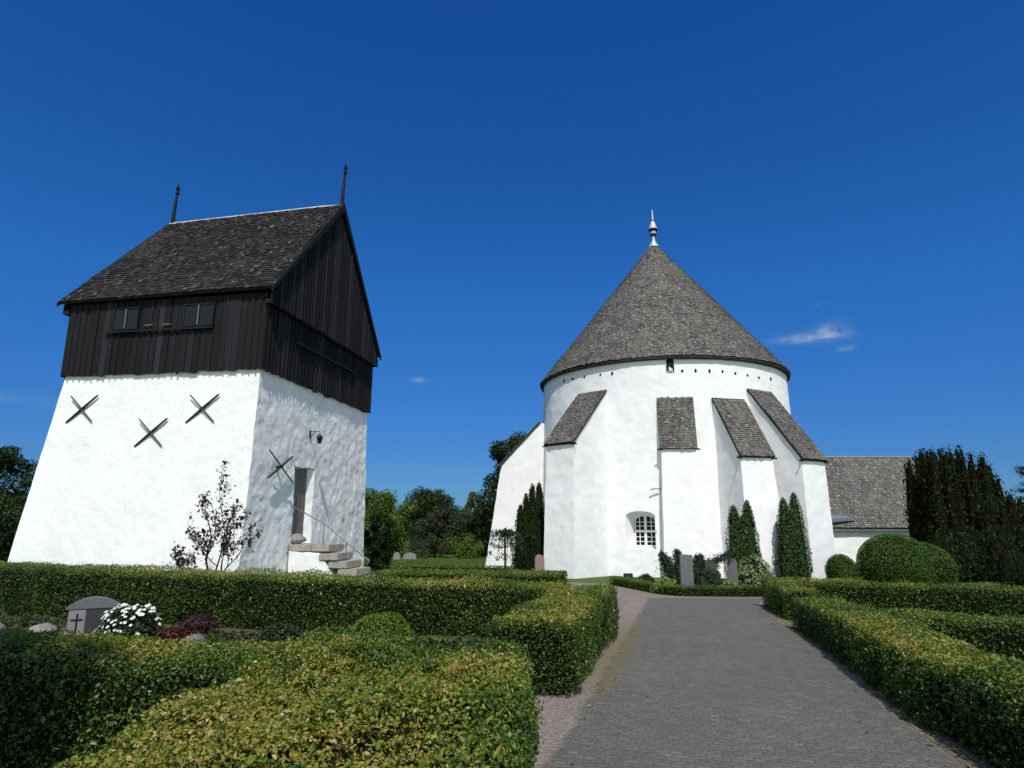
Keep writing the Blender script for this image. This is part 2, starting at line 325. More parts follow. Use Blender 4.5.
def hedge(name, label, poly, w, h, dens, size, seed, leaf='hedge_leaf', dry=.5, bulge=.05, six=False, group=None, dry_side=.06, r=.14, wild=.02):
    """clipped hedge: a twiggy core, coloured dark for inner shade, swept along poly, covered in leaves; w width, h list of heights"""
    rs = rng(seed); P = np.array(poly, float); h = np.broadcast_to(np.asarray(h, float), (len(P),)).copy()
    seg = np.linalg.norm(np.diff(P, axis=0), axis=1); L = np.concatenate([[0], np.cumsum(seg)]); tot = L[-1]
    ns = max(int(tot/.18), 6)
    def at(s):
        x = np.interp(s, L, P[:, 0]); y = np.interp(s, L, P[:, 1]); return np.stack([x, y], -1)
    def frame(s):
        e = .35; t = nrm(at(np.clip(s+e, 0, tot))-at(np.clip(s-e, 0, tot))); return at(s), t, np.stack([-t[:, 1], t[:, 0]], -1)
    def surf(s, q, inset):
        """q 0..1 round the cross-section, left foot over the top to the right foot"""
        hh = np.interp(s, L, h)-inset; ww = w/2-inset; rr = min(r, ww*.9)
        side = hh-rr; arc = np.pi/2*rr; top = 2*(ww-rr); per = 2*side+2*arc+top
        d = q*per
        o = np.zeros_like(d); z = np.zeros_like(d); no = np.zeros_like(d); nz = np.zeros_like(d)
        m = d < side; o[m] = -ww; z[m] = d[m]; no[m] = -1
        m = (d >= side) & (d < side+arc); a = (d-side)/rr; o[m] = -(ww-rr)-rr*np.cos(a[m]); z[m] = (side+rr*np.sin(a))[m]; no[m] = -np.cos(a[m]); nz[m] = np.sin(a[m])
        m = (d >= side+arc) & (d < side+arc+top); o[m] = -(ww-rr)+(d-side-arc)[m]; z[m] = hh[m]; nz[m] = 1
        m = (d >= side+arc+top) & (d < side+2*arc+top); a2 = (d-side-arc-top)/rr; o[m] = (ww-rr)+rr*np.sin(a2[m]); z[m] = (side+rr*np.cos(a2))[m]; no[m] = np.sin(a2[m]); nz[m] = np.cos(a2[m])
        m = d >= side+2*arc+top; o[m] = ww; z[m] = np.maximum(side-(d-side-2*arc-top), 0)[m]; no[m] = 1
        return o, z, no, nz, per
    def world(s, o, z, no, nz):
        c, t, n = frame(s); p = c+n*o[:, None]
        X = np.stack([p[:, 0], p[:, 1], g(c[:, 1])+z], -1)
        N = np.stack([n[:, 0]*no, n[:, 1]*no, nz], -1); return X, N
    def swell(X, N): return X+N*(fbm(X*1.6, seed, 2)*bulge+fbm(X*5, seed+5, 2)*bulge*.55+fbm(X*13, seed+6, 2)*bulge*.45)[:, None]
    mb = MB()
    nq = 15; s = np.repeat(np.linspace(.09, tot-.09, ns), nq); q = np.tile(np.linspace(0, 1, nq), ns)
    o, z, no, nz, per = surf(s, q, .10); X, N = world(s, o, z, no, nz); X = swell(X, N); X[:, 2] -= np.where(z < .02, .05, 0)
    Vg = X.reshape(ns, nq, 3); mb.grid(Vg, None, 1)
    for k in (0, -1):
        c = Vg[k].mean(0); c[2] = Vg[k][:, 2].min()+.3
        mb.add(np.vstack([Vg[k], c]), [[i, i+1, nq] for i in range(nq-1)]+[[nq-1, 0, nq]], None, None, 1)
    per = float(np.mean(2*h+w)); n = int(tot*per*dens)
    s = rs.uniform(0, tot, n); q = rs.random(n); dpt = np.abs(rs.normal(0, .06, n))
    o, z, no, nz, _ = surf(s, q, 0.0); X, N = world(s, o, z, no, nz)
    # ends
    for k in (0, 1):
        m = int(w*h[-k]*dens*1.1); so = np.full(m, tot*k); oo = rs.uniform(-w/2, w/2, m)*.97; zz = rs.uniform(0, 1, m)*h[-k]*.98
        c, tt, nn = frame(so); p = c+nn*oo[:, None]
        X = np.vstack([X, np.stack([p[:, 0], p[:, 1], g(c[:, 1])+zz], -1)])
        sg = 1 if k else -1
        N = np.vstack([N, np.stack([tt[:, 0]*sg, tt[:, 1]*sg, np.zeros(m)], -1)]); dpt = np.concatenate([dpt, np.abs(rs.normal(0, .055, m))])
    X = swell(X, N); out = rs.random(len(X)) < wild
    X = X+N*np.where(out, rs.uniform(.02, .07, len(X)), -dpt)[:, None]
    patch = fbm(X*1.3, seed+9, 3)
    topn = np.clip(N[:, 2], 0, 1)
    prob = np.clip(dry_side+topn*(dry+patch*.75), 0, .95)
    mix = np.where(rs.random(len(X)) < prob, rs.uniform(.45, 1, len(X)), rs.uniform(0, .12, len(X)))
    rnd = np.clip(rs.beta(1.7, 2.3, len(X))+patch*.25-.20+topn*.36, 0, 1)  # new growth pales the tops; side leaves coloured darker to deepen their shade
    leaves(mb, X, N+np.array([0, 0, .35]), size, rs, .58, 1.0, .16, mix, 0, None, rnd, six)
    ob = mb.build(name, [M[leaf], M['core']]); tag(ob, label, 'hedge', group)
    return ob

def blob_points(rs, n, rad, lump=.18, seed=0, shell=.25, zmin=-1.0):
    d = nrm(rs.normal(0, 1, (int(n*1.6), 3))); d = d[d[:, 2] > zmin][:n]
    k = 1+lump*fbm(d*2.2+seed*3.7, seed, 3)
    rr = k*(1-shell*rs.random(len(d))**2)
    rad = np.array(rad); return d*rr[:, None]*rad, nrm(d/rad)
def shrub(name, label, cat, loc, rad, n, size, mat, seed, lump=.14, asp=.5, tilt=.55, group=None, mix=None, core=True, stem=True, zc=None, axis=None, core_k=.84):
    """rounded bush: foliage and a short stem"""
    rs = rng(seed); root = thing(name, label, cat, loc, 0, group); mb = MB()
    zc = rad[2]*.55 if zc is None else zc
    P, N = blob_points(rs, n, rad, lump, seed, .16, -.75); P = P+np.array([0, 0, zc]); k = P[:, 2] > -.05; P, N = P[k], N[k]
    mx = None if mix is None else np.where(rs.random(len(P)) < mix, rs.uniform(.4, 1, len(P)), 0)
    leaves(mb, P, N+np.array([0, 0, .25]), size, rs, asp, tilt, .12, mx, 0, axis)
    if core:
        m = 16; th = np.linspace(0, 2*np.pi, m, endpoint=False); ph = np.linspace(-.95, np.pi/2, 10)
        D = np.stack([np.cos(th)[:, None]*np.cos(ph)[None], np.sin(th)[:, None]*np.cos(ph)[None], np.broadcast_to(np.sin(ph)[None], (m, 10))], -1)
        k = core_k*(1+lump*fbm(D.reshape(-1, 3)*2.2+seed*3.7, seed, 3)).reshape(m, 10, 1)
        mb.grid(D*k*np.array(rad)+np.array([0, 0, zc]), None, 1, True)
    mb.build('foliage', [M[mat], M['core']], root)
    if stem:
        s = MB(); s.tube([(0, 0, -.08), (0, 0, zc*.5), (.02, 0, zc)], [rad[0]*.09, rad[0]*.07, rad[0]*.04], 7); s.build('stem', M['bark'], root)
    return root

def spires(name, label, cat, loc, plumes, n, size, mat, seed, group=None, mix=None, lump=.12, pw=.62, trunk_r=.12, fuzz=.012):
    """columnar conifer made of upright plumes (x, y, radius, height, base height)"""
    rs = rng(seed); root = thing(name, label, cat, loc, 0, group); mb = MB(); tot = sum(p[2]*p[3] for p in plumes)
    for i, (px, py, pr, ph, pb) in enumerate(plumes):
        m = int(n*pr*ph/tot); t = 1-np.sqrt(rs.random(m)*.995); t = np.where(rs.random(m) < .5, rs.random(m), t); th = rs.uniform(0, 2*np.pi, m)
        prof = (np.minimum(1, .55+t*3))*np.clip(1-t, 0, 1)**pw*1.04
        D = np.stack([np.cos(th), np.sin(th), t*3], -1)
        k = 1+lump*fbm(D*2.3+i*7.1+seed, seed+i, 3)+.06*np.sin(th*5+i)
        rr = pr*prof*k*(1-.25*rs.random(m)**2)
        P = np.stack([px+np.cos(th)*rr, py+np.sin(th)*rr, pb+t*ph+rs.normal(0, .02, m)], -1)+rs.normal(0, fuzz, (m, 3))
        N = np.stack([np.cos(th), np.sin(th), np.full(m, .35)], -1)
        mx = None if mix is None else np.where(rs.random(m) < mix, rs.uniform(.4, 1, m), 0)
        leaves(mb, P, N, size, rs, .45, .45, .1, mx, 0, np.stack([np.cos(th)*.35, np.sin(th)*.35, np.ones(m)], -1))
        tt = np.linspace(0, .97, 12); q = pr*.72*(np.minimum(1, .55+tt*3))*np.clip(1-tt, 0, 1)**pw
        mb.lathe(np.stack([q, pb+tt*ph], -1), (px, py, 0), 12, None, 1)
    mb.build('crown', [M[mat], M['core']], root)
    s = MB(); hmax = max(p[3] for p in plumes); s.tube([(0, 0, -.2), (0, 0, hmax*.3), (.03, 0, hmax*.6)], [trunk_r, trunk_r*.8, trunk_r*.4], 8); s.build('trunk', M['bark'], root)
    return root

def broad_tree(name, label, loc, h, rx, clumps, nleaf, size, mat, seed, cbase=.25, group=None, cat='tree', trunk_r=None, conic=0.0, bare=0.0, mix=None):
    """trunk, limbs and a crown of many uneven leaf clumps"""
    rs = rng(seed); root = thing(name, label, cat, loc, 0, group); wood = MB(); crown = MB()
    tr = trunk_r or h*.028
    lean = rs.normal(0, .03, 2)*h
    tz = np.linspace(0, h*.86, 7); tp = np.stack([lean[0]*(tz/h)**1.5+np.sin(tz*1.3+seed)*tr*.6, lean[1]*(tz/h)**1.5+np.cos(tz*1.1+seed)*tr*.6, tz-.1], -1)
    wood.tube(tp, tr*np.linspace(1, .18, 7), 9)
    C = []; 
    for i in range(clumps):
        t = (i+rs.random())/clumps; z = h*(cbase+(1-cbase)*t*.93)
        wdt = rx*(np.sin(np.pi*np.clip(.12+.80*t, 0, 1))**.7*(1-conic)+conic*(1.05-t))
        a = i*2.399963+rs.normal(0, .4); d = wdt*np.sqrt(rs.uniform(.05, 1))*.82
        c = np.array([np.interp(z, tz, tp[:, 0])+np.cos(a)*d, np.interp(z, tz, tp[:, 1])+np.sin(a)*d, z]); C.append(c)
        r = rx*rs.uniform(.24, .42)*(1-.35*t)
        st = tp[min(int(len(tp)*(.25+.6*t)), len(tp)-1)]; mid = (st+c)/2+np.array([0, 0, r*.25])
        wood.tube([st, mid, c], [tr*.33*(1-.6*t)+.01, tr*.2*(1-.6*t)+.008, tr*.07+.004], 5)
        m = int(nleaf/clumps*rs.uniform(.7, 1.3))
        P, N = blob_points(rs, m, (r, r, r*.78), .35, seed*13+i, .6)
        tone = rs.normal(0, .10)
        mx = None if mix is None else np.where(rs.random(len(P)) < mix, rs.uniform(.4, 1, len(P)), 0)
        leaves(crown, P+c, N*.6+np.array([0, 0, .5]), size, rs, .6, .7, .12, mx, 0, None, np.clip(rs.beta(2, 2.3, len(P))+tone, 0, 1))
    crown.build('crown', M[mat], root); wood.build('trunk', M['bark'], root, smooth=True)
    return root

# ------------------------------------------------------------------ the ground, lawn and path
def sheet(name, pts, lift, mat, kind='structure', res=.5):
    """flat polygon draped on the sloping ground"""
    me = bpy.data.meshes.new(name); bm = bmesh.new()
    f = bm.faces.new([bm.verts.new((x, y, 0)) for x, y in pts])
    ys = np.arange(math.floor(min(p[1] for p in pts)), max(p[1] for p in pts), 1.5)
    for y in list(ys)+[-5, 44]:
        bmesh.ops.bisect_plane(bm, geom=bm.verts[:]+bm.edges[:]+bm.faces[:], plane_co=(0, y, 0), plane_no=(0, 1, 0))
    for v in bm.verts: v.co.z = float(g(v.co.y))+lift
    bmesh.ops.recalc_face_normals(bm, faces=bm.faces)
    if sum(f.normal.z for f in bm.faces) < 0: bmesh.ops.reverse_faces(bm, faces=bm.faces)
    bm.to_mesh(me); bm.free(); me.materials.append(mat)
    o = bpy.data.objects.new(name, me); COL.objects.link(o); struct(o, kind); return o

t = NT('lawn_grass'); v = t.coord(); n1 = t.noise(v, .35, 5, .6); n2 = t.noise(v, 18, 6, .7)
c = t.mixc(t.rng(n1, .35, .65), (.045, .085, .016), (.085, .13, .025)); c = t.mixc(t.rng(n2, .4, .7, 0, .6), c, (.03, .055, .012))
M['lawn'] = t.done(t.bsdf(c, .95, t.bump(n2, .8, .04), 0, .1))
t = NT('pink_gravel'); v = t.coord(); vo = t.n('ShaderNodeTexVoronoi'); vo.inputs['Scale'].default_value = 55; t.l(v, vo.inputs['Vector'])
c = t.ramp(vo.outputs['Color'], [(0, (.13, .10, .085)), (.5, (.20, .16, .14)), (1, (.29, .245, .22))]); n1 = t.noise(v, 1.6, 5, .65)
c = t.mixc(t.rng(n1, .45, .7, 0, .6), c, (.12, .095, .065))
M['gravel'] = t.done(t.bsdf(c, .95, t.bump(vo.outputs['Distance'], .6, .012), 0, .1))
t = NT('granite_setts')
v = t.coord((1, 1, 1), (0, 0, R(14))); wob = t.n('ShaderNodeTexNoise'); wob.inputs['Scale'].default_value = 4.5; wob.inputs['Detail'].default_value = 5; t.l(v, wob.inputs['Vector'])
vm = t.n('ShaderNodeVectorMath', operation='MULTIPLY_ADD'); vm.inputs[1].default_value = (.16, .16, 0); t.l(wob.outputs['Color'], vm.inputs[0]); t.l(v, vm.inputs[2])
br = t.n('ShaderNodeTexBrick', offset=.5); br.inputs['Scale'].default_value = 1; br.inputs['Brick Width'].default_value = .105; br.inputs['Row Height'].default_value = .07
br.inputs['Mortar Size'].default_value = .010; br.inputs['Mortar Smooth'].default_value = .6; br.inputs['Bias'].default_value = 0
br.inputs['Color1'].default_value = (0, 0, 0, 1); br.inputs['Color2'].default_value = (1, 1, 1, 1); br.inputs['Mortar'].default_value = (.5, .5, .5, 1)
t.l(vm.outputs[0], br.inputs['Vector'])
c = t.ramp(br.outputs['Color'], [(0, (.092, .090, .083)), (.5, (.112, .108, .097)), (.9, (.134, .127, .110)), (1, (.170, .153, .130))])
n2 = t.noise(v, 26, 6, .7); n1 = t.noise(v, .8, 5, .6)
c = t.mixc(t.rng(n2, .35, .75, 0, .5), c, (.072, .071, .066)); c = t.mixc(t.rng(n2, .60, .70, 0, .75), c, (.25, .245, .225))
c = t.mixc(t.math('MULTIPLY', br.outputs['Fac'], .26), c, (.066, .064, .056))
c = t.mixc(t.rng(n1, .5, .75, 0, .4), c, (.15, .14, .125)); n3 = t.noise(v, 2.6, 6, .7, 1.2); c = t.mixc(t.rng(n3, .56, .70, 0, .5), c, (.075, .073, .066)); c = t.mixc(t.rng(t.noise(v, 75, 3, .6), .60, .72, 0, .8), c, (.24, .23, .205))
# gravel washing over the left edge and moss in the joints beside it; d is the distance from the edge line
dd = t.n('ShaderNodeVectorMath', operation='DOT_PRODUCT'); co = t.n('ShaderNodeTexCoord'); t.l(co.outputs['Object'], dd.inputs[0]); dd.inputs[1].default_value = (.965, -.26, 0)
d = t.math('ADD', dd.outputs['Value'], 1.11); wv = t.noise(v, 2.2, 5, .65); dn = t.math('ADD', d, t.math('MULTIPLY', t.math('SUBTRACT', wv, .5), .30))
vg = t.n('ShaderNodeTexVoronoi'); vg.inputs['Scale'].default_value = 55; t.l(v, vg.inputs['Vector'])
gc = t.ramp(vg.outputs['Color'], [(0, (.13, .10, .085)), (.5, (.20, .16, .14)), (1, (.29, .245, .22))])
sy = t.n('ShaderNodeSeparateXYZ'); t.l(co.outputs['Object'], sy.inputs[0])
mo = t.math('MULTIPLY', t.rng(dn, .34, .0), t.math('MULTIPLY', t.rng(sy.outputs['Y'], 6.5, 9), t.rng(sy.outputs['Y'], 15, 12)))
c = t.mixc(t.math('MULTIPLY', mo, t.rng(n2, .42, .6, .05, .85)), c, (.15, .115, .035))
c = t.mixc(t.rng(dn, .03, -.03), c, gc)
mo2 = t.math('MULTIPLY', t.rng(dn, -.45, -.1), mo); c = t.mixc(t.math('MULTIPLY', mo2, .5), c, (.13, .105, .04))
hh = t.math('ADD', t.math('MULTIPLY', br.outputs['Fac'], -.8), t.math('MULTIPLY', n2, .5))
M['setts'] = t.done(t.bsdf(c, .85, t.bump(hh, .7, .02), 0, .2))
t = NT('mossy_edge_stones'); v = t.coord(); n1 = t.noise(v, 5, 6, .7); n2 = t.noise(v, 30, 5, .7)
c = t.ramp(n1, [(.3, (.10, .085, .06)), (.5, (.15, .13, .085)), (.7, (.13, .12, .035))]); c = t.mixc(t.rng(n2, .4, .7, 0, .5), c, (.07, .062, .05))
M['moss_edge'] = t.done(t.bsdf(c, .95, t.bump(n2, .7, .015), 0, .1))

mb = MB()
xs = np.concatenate([[-2500, -300, -80], np.arange(-40, 41, 4), [80, 300, 2500]]); ys = np.concatenate([[-300, -40, -5], np.arange(-3, 44, 3), [44, 50, 80, 300, 3000]])
X, Y = np.meshgrid(xs, ys, indexing='ij'); mb.grid(np.stack([X, Y, g(Y)], -1)); struct(mb.build('ground', M['lawn']))
left = [(-.3, 1), (-.3, 5.2), (-.5, 6.2), (-.5, 7.4), (.6, 7.9), (1.1, 9.4), (1.75, 11.7), (1.9, 16), (1.9, 18.6), (2.2, 21.6), (2.0, 24)]
right = [(3.2, 1), (3.45, 4), (3.65, 5.3), (4.0, 6.9), (4.8, 9.5), (5.55, 13.4), (6.1, 16), (7.1, 18.6)]
sheet('gravel_verge', left+[(3.7, 23.2), (4.3, 19.3), (4.7, 18.75)]+right[::-1], .004, M['gravel'])
al = [(-.6, 1), (-.02, 5.0), (.14, 5.9), (.48, 7.2), (1.22, 10.1), (1.78, 12.2), (2.3, 14.5), (3.0, 17.1), (3.4, 18.15)]
ar = [(2.9, 1), (3.2, 4), (3.42, 5.3), (3.75, 6.9), (4.55, 9.5), (5.3, 13.4), (5.9, 16), (6.9, 18.25)]
sheet('path', al+ar[::-1], .008, M['setts'])
sheet('mossy_kerb_strip', [(2.92, 1), (3.22, 4), (3.44, 5.3), (3.77, 6.9), (4.57, 9.5), (5.32, 13.4), (5.92, 16)]+[(x-.03, y) for x, y in right[:-1]][::-1], .010, M['moss_edge'])
sheet('grave_plot_soil', [(-12, 6.6), (-4, 5.6), (-.6, 6), (.3, 7.4), (.8, 10.8), (-4, 11.8), (-9, 13.6), (-13, 15.4)], .006, M['soil'])
sheet('church_bed_soil', [(3.6, 23.6), (4.4, 19.2), (5.0, 18.8), (7.4, 18.9), (9.5, 20), (14, 24.6), (9, 24.8), (6, 25.4)], .006, M['soil'])

# ------------------------------------------------------------------ plaster patches and shingles
def patch(mb, fn, nu, nv):
    u = np.linspace(0, 1, nu+1); v = np.linspace(0, 1, nv+1); U, V = np.meshgrid(u, v, indexing='ij')
    mb.grid(fn(U, V))
def quad(mb, a, b, c, d, res=.09):
    a, b, c, d = (np.array(p, float) for p in (a, b, c, d))
    nu = max(int(max(np.linalg.norm(b-a), np.linalg.norm(c-d))/res), 1); nv = max(int(abs(d[2]-a[2])/res) if abs(d[2]-a[2]) > .5 else int(max(np.linalg.norm(d-a), np.linalg.norm(c-b))/res), 1)
    patch(mb, lambda U, V: ((1-U)*(1-V))[..., None]*a+(U*(1-V))[..., None]*b+(U*V)[..., None]*c+((1-U)*V)[..., None]*d, nu, nv)
def lump(mb, amp, seed, big=.7, wt=None):
    """uneven hand-laid plaster: every vertex nudged by the same 3-D noise field"""
    out = []
    for V in mb.v:
        D = np.stack([fbm(V*1.5+k*31.7, seed+k, 2)*big+fbm(V*4.5+k*11.3, seed+7+k, 3)*.55 for k in range(3)], -1)
        out.append(V+D*amp*(1 if wt is None else wt(V)[:, None]))
    mb.v = out
def shingles(mb, B, U, V, N, w, l, th, rs, tone=0):
    """B: middle of each lower edge; thin wedges of cleft wood"""
    n = len(B); w = np.broadcast_to(w, (n,))[:, None]; th = (np.broadcast_to(th, (n,))*rs.uniform(.6, 1.5, n))[:, None]; l = np.broadcast_to(l, (n,))[:, None]
    tl = rs.normal(0, .06, (n, 1)); lo = rs.normal(0, .018, (n, 1)); V = V+U*tl*.3; b = B+V*lo
    hw = w*.5; a = .97
    p = [b-U*hw*a, b+U*hw*a, b+U*hw*a+V*l, b-U*hw*a+V*l]
    q = np.stack([p[0]+N*th, p[1]+N*(th*rs.uniform(.8, 1.2, (n, 1))), p[2]+N*.004, p[3]+N*.004, p[0]-N*.01, p[1]-N*.01], 1)
    F = np.arange(n)[:, None, None]*6+np.array([[0, 1, 2, 3], [4, 5, 1, 0]])[None]
    Ft = np.arange(n)[:, None, None]*6+np.array([[4, 0, 3], [1, 5, 2]])[None]
    r = np.clip(rs.beta(1.8, 2.2, n)+tone, 0, 1)
    k = mb.n; mb.add(q.reshape(-1, 3), F.reshape(-1, 4), np.repeat(r, 2))
    mb.f.append((Ft.reshape(-1, 3)+k, np.repeat(r, 2), np.zeros(2*n), 0))
def roof_plane(mb, O, U, V, N, Lu, Lv, expo, wid, th, rs, tone=0):
    O, U, V, N = (np.array(p, float) for p in (O, U, V, N)); rows = int(Lv/expo)
    for r in range(rows):
        e = np.sort(np.concatenate([[0, Lu], np.arange(rs.uniform(.3, 1)*wid, Lu-.02, wid)+rs.normal(0, wid*.12, len(np.arange(rs.uniform(.3, 1)*wid, Lu-.02, wid))) if False else np.cumsum(rs.uniform(.65, 1.35, int(Lu/wid*1.6))*wid)]))
        e = e[(e >= 0) & (e <= Lu)]; c = (e[:-1]+e[1:])/2; w = np.diff(e); k = w > .01; c, w = c[k], w[k]; m = len(c)
        v = min(r*expo, Lv-expo*.6); ln = min(expo*1.35, Lv-v)
        sag = fbm(np.stack([c*.5, np.full(m, v*.5), np.zeros(m)], -1), 3, 2)*.02
        shingles(mb, O+U*c[:, None]+V*v+N*sag[:, None], np.broadcast_to(U, (m, 3)), np.broadcast_to(V, (m, 3)), np.broadcast_to(N, (m, 3)), w, ln, th, rs, tone)

# ------------------------------------------------------------------ bell tower
G0 = -.5
tower = thing('bell_tower', 'square white bell tower with black boarded belfry and steep shingled saddle roof', 'tower', (-8.106, 20, G0), -.172)
TW, TD = 7.535, 9.067
def zz(z): return z-G0
def lerp(a, b, k): return a+(b-a)*k
ZB, ZT = -1.2, 6.55
def xl(z): return lerp(-8.36, -7.42, (z-ZB)/(ZT-ZB))
def xr(z): return lerp(-.0, -.10, (z-ZB)/(ZT-ZB))
def yf(z): return lerp(-.36, .12, (z-ZB)/(ZT-ZB))
def yb(z): return lerp(9.25, 8.95, (z-ZB)/(ZT-ZB))
mb = MB()
def P3(x, y, z): return (x, y, zz(z))
DY0, DY1, DZ0, DZ1 = 2.72, 4.16, .78, 3.46
zs = [ZB, DZ0, DZ1, ZT]
for i in range(3):
    a, b = zs[i], zs[i+1]
    quad(mb, P3(xl(a), yf(a), a), P3(xr(a), yf(a), a), P3(xr(b), yf(b), b), P3(xl(b), yf(b), b), .0551)
    quad(mb, P3(xr(a), yb(a), a), P3(xl(a), yb(a), a), P3(xl(b), yb(b), b), P3(xr(b), yb(b), b), .0551)
    quad(mb, P3(xl(a), yb(a), a), P3(xl(a), yf(a), a), P3(xl(b), yf(b), b), P3(xl(b), yb(b), b), .0551)
    for j, (ya, yc) in enumerate(((yf, lambda z: DY0), (lambda z: DY0, lambda z: DY1), (lambda z: DY1, yb))):
        if i == 1 and j == 1: continue
        quad(mb, P3(xr(a), ya(a), a), P3(xr(a), yc(a), a), P3(xr(b), yc(b), b), P3(xr(b), ya(b), b), .0551)
dp = .27                                                   # depth of the door recess
i0, i1 = DY0+.02, DY1-.26
quad(mb, P3(xr(DZ0), DY0, DZ0), P3(xr(DZ1), DY0, DZ1), P3(-dp, i0, DZ1-.05), P3(-dp, i0, DZ0), .07)
quad(mb, P3(xr(DZ0), DY1, DZ0), P3(xr(DZ1), DY1, DZ1), P3(-dp, i1, DZ1-.05), P3(-dp, i1, DZ0), .07)
quad(mb, P3(xr(DZ1), DY0, DZ1), P3(xr(DZ1), DY1, DZ1), P3(-dp, i1, DZ1-.05), P3(-dp, i0, DZ1-.05), .07)
quad(mb, P3(xr(DZ0), DY0, DZ0), P3(xr(DZ0), DY1, DZ0), P3(-dp, i1, DZ0), P3(-dp, i0, DZ0), .07)
lump(mb, .026, 3, wt=lambda V: np.where(V[:, 0] > -.45, 1.0, .36))
mb.build('masonry_base', M['plaster_rough'], tower, smooth=True, merge=.012, sharp=48)
mb = MB()
for k in range(6):
    w = (i1-i0+.1)/6; y = i0-.05+k*w
    mb.box2(P3(-dp-.06, y+.006, DZ0-.05), P3(-dp+.03+.006*(k % 2), y+w-.006, DZ1-.05), .3+.1*(k % 3))
door = mb.build('door', M['grey_wood'], tower)
mb = MB(); mb.tube([P3(-dp+.04, i0+.16, 1.95), P3(-dp+.10, i0+.16, 1.95), P3(-dp+.10, i0+.16, 1.80), P3(-dp+.04, i0+.16, 1.80)], .014, 6); mb.build('handle', M['iron'], door)

# boarded belfry
rs = rng(11); ROOF_Y0, ROOF_Z0, RIDGE_Y, RIDGE_Z = -.15, 9.0, TD/2, 14.27
SL = (RIDGE_Z-ROOF_Z0)/(RIDGE_Y-ROOF_Y0)
def roofz(y): return ROOF_Z0+SL*(min(y, TD-y)-ROOF_Y0)
mb = MB()
mb.box2(P3(-TW+.05, .05, 6.50), P3(-.05, TD-.05, 8.98))
def boards(mb, n, span, place, zlo, zhi, battens=True):
    """vertical boards with cover strips; place(s, out, z) gives a point"""
    w = span/n
    for i in range(n):
        a, b = i*w+.004, (i+1)*w-.004; o = rs.uniform(.028, .045); lo = zlo+rs.normal(0, .025); r = rs.random()
        h0, h1 = zhi(a), zhi(b)
        V = [place(a, 0, lo), place(b, 0, lo), place(b, o, lo), place(a, o, lo), place(a, 0, h0), place(b, 0, h1), place(b, o, h1), place(a, o, h0)]
        mb.hexa(np.array(V), r)
        if battens:
            c = (i+1)*w; bw = rs.uniform(.020, .028); lo2 = zlo+rs.normal(-.02, .03); o2 = o+rs.uniform(.022, .038)
            a, b = max(c-bw, 0), min(c+bw, span); h0, h1 = zhi(a), zhi(b)
            V = [place(a, .02, lo2), place(b, .02, lo2), place(b, o2, lo2), place(a, o2, lo2), place(a, .02, h0), place(b, .02, h1), place(b, o2, h1), place(a, o2, h0)]
            mb.hexa(np.array(V), np.clip(r+rs.normal(0, .3), 0, 1))
boards(mb, 32, TW, lambda s, o, z: P3(-TW+s, .03-o, z), 6.40, lambda s: 9.0)
boards(mb, 38, TD, lambda s, o, z: P3(-.03+o, s, z), 6.40, lambda s: 8.80)
boards(mb, 32, TW, lambda s, o, z: P3(-TW+s, TD-.03+o, z), 6.40, lambda s: 9.0)
boards(mb, 38, TD, lambda s, o, z: P3(-TW+.03-o, s, z), 6.40, lambda s: 8.80)
clad = mb.build('belfry_cladding', M['tar_wood'], tower)
for sx in (1, -1):
    mb = MB(); x0 = .16 if sx > 0 else -TW-.16
    boards(mb, 38, TD+.2, lambda s, o, z: P3(x0+sx*o, s-.1, z), 8.64, lambda s: max(roofz(s-.1)-.10, 8.70))
    mb.hexa(np.array([P3(x0-sx*.18, -.05, 8.70), P3(x0, -.05, 8.70), P3(x0, TD/2, RIDGE_Z-.2), P3(x0-sx*.18, TD/2, RIDGE_Z-.2), P3(x0-sx*.18, TD+.05, 8.70), P3(x0, TD+.05, 8.70), P3(x0, TD/2+.02, RIDGE_Z-.2), P3(x0-sx*.18, TD/2+.02, RIDGE_Z-.2)]))
    mb.box2(P3(x0-sx*.19, -.1, 8.60), P3(x0-sx*.005, TD+.1, 8.74))
    mb.build('gable_cladding', M['tar_wood'], tower)

# saddle roof
mb = MB(); XE = .26
for sgn in (1, -1):
    def Q(x, y, z): return P3(x, y if sgn > 0 else TD-y, z)
    y0, z0 = -.24, ROOF_Z0-SL*.09+.08
    cs, sn = 1/math.hypot(1, SL), SL/math.hypot(1, SL)
    Vv = np.array([0, cs*sgn, sn]); Nn = np.array([0, -sn*sgn, cs]); Lv = math.hypot(RIDGE_Y-y0, RIDGE_Z-z0)
    a = np.array(Q(-TW-XE, y0, z0)); b = np.array(Q(XE, y0, z0))
    V = np.array([a-Nn*.10, b-Nn*.10, b-Nn*.10+Vv*Lv, a-Nn*.10+Vv*Lv, a-Nn*.01, b-Nn*.01, b-Nn*.01+Vv*Lv, a-Nn*.01+Vv*Lv])
    mb.hexa(V, .2, 1)
    roof_plane(mb, a, (1, 0, 0), Vv, Nn, TW+2*XE, Lv, .175, .105, .034, rs, -.04)

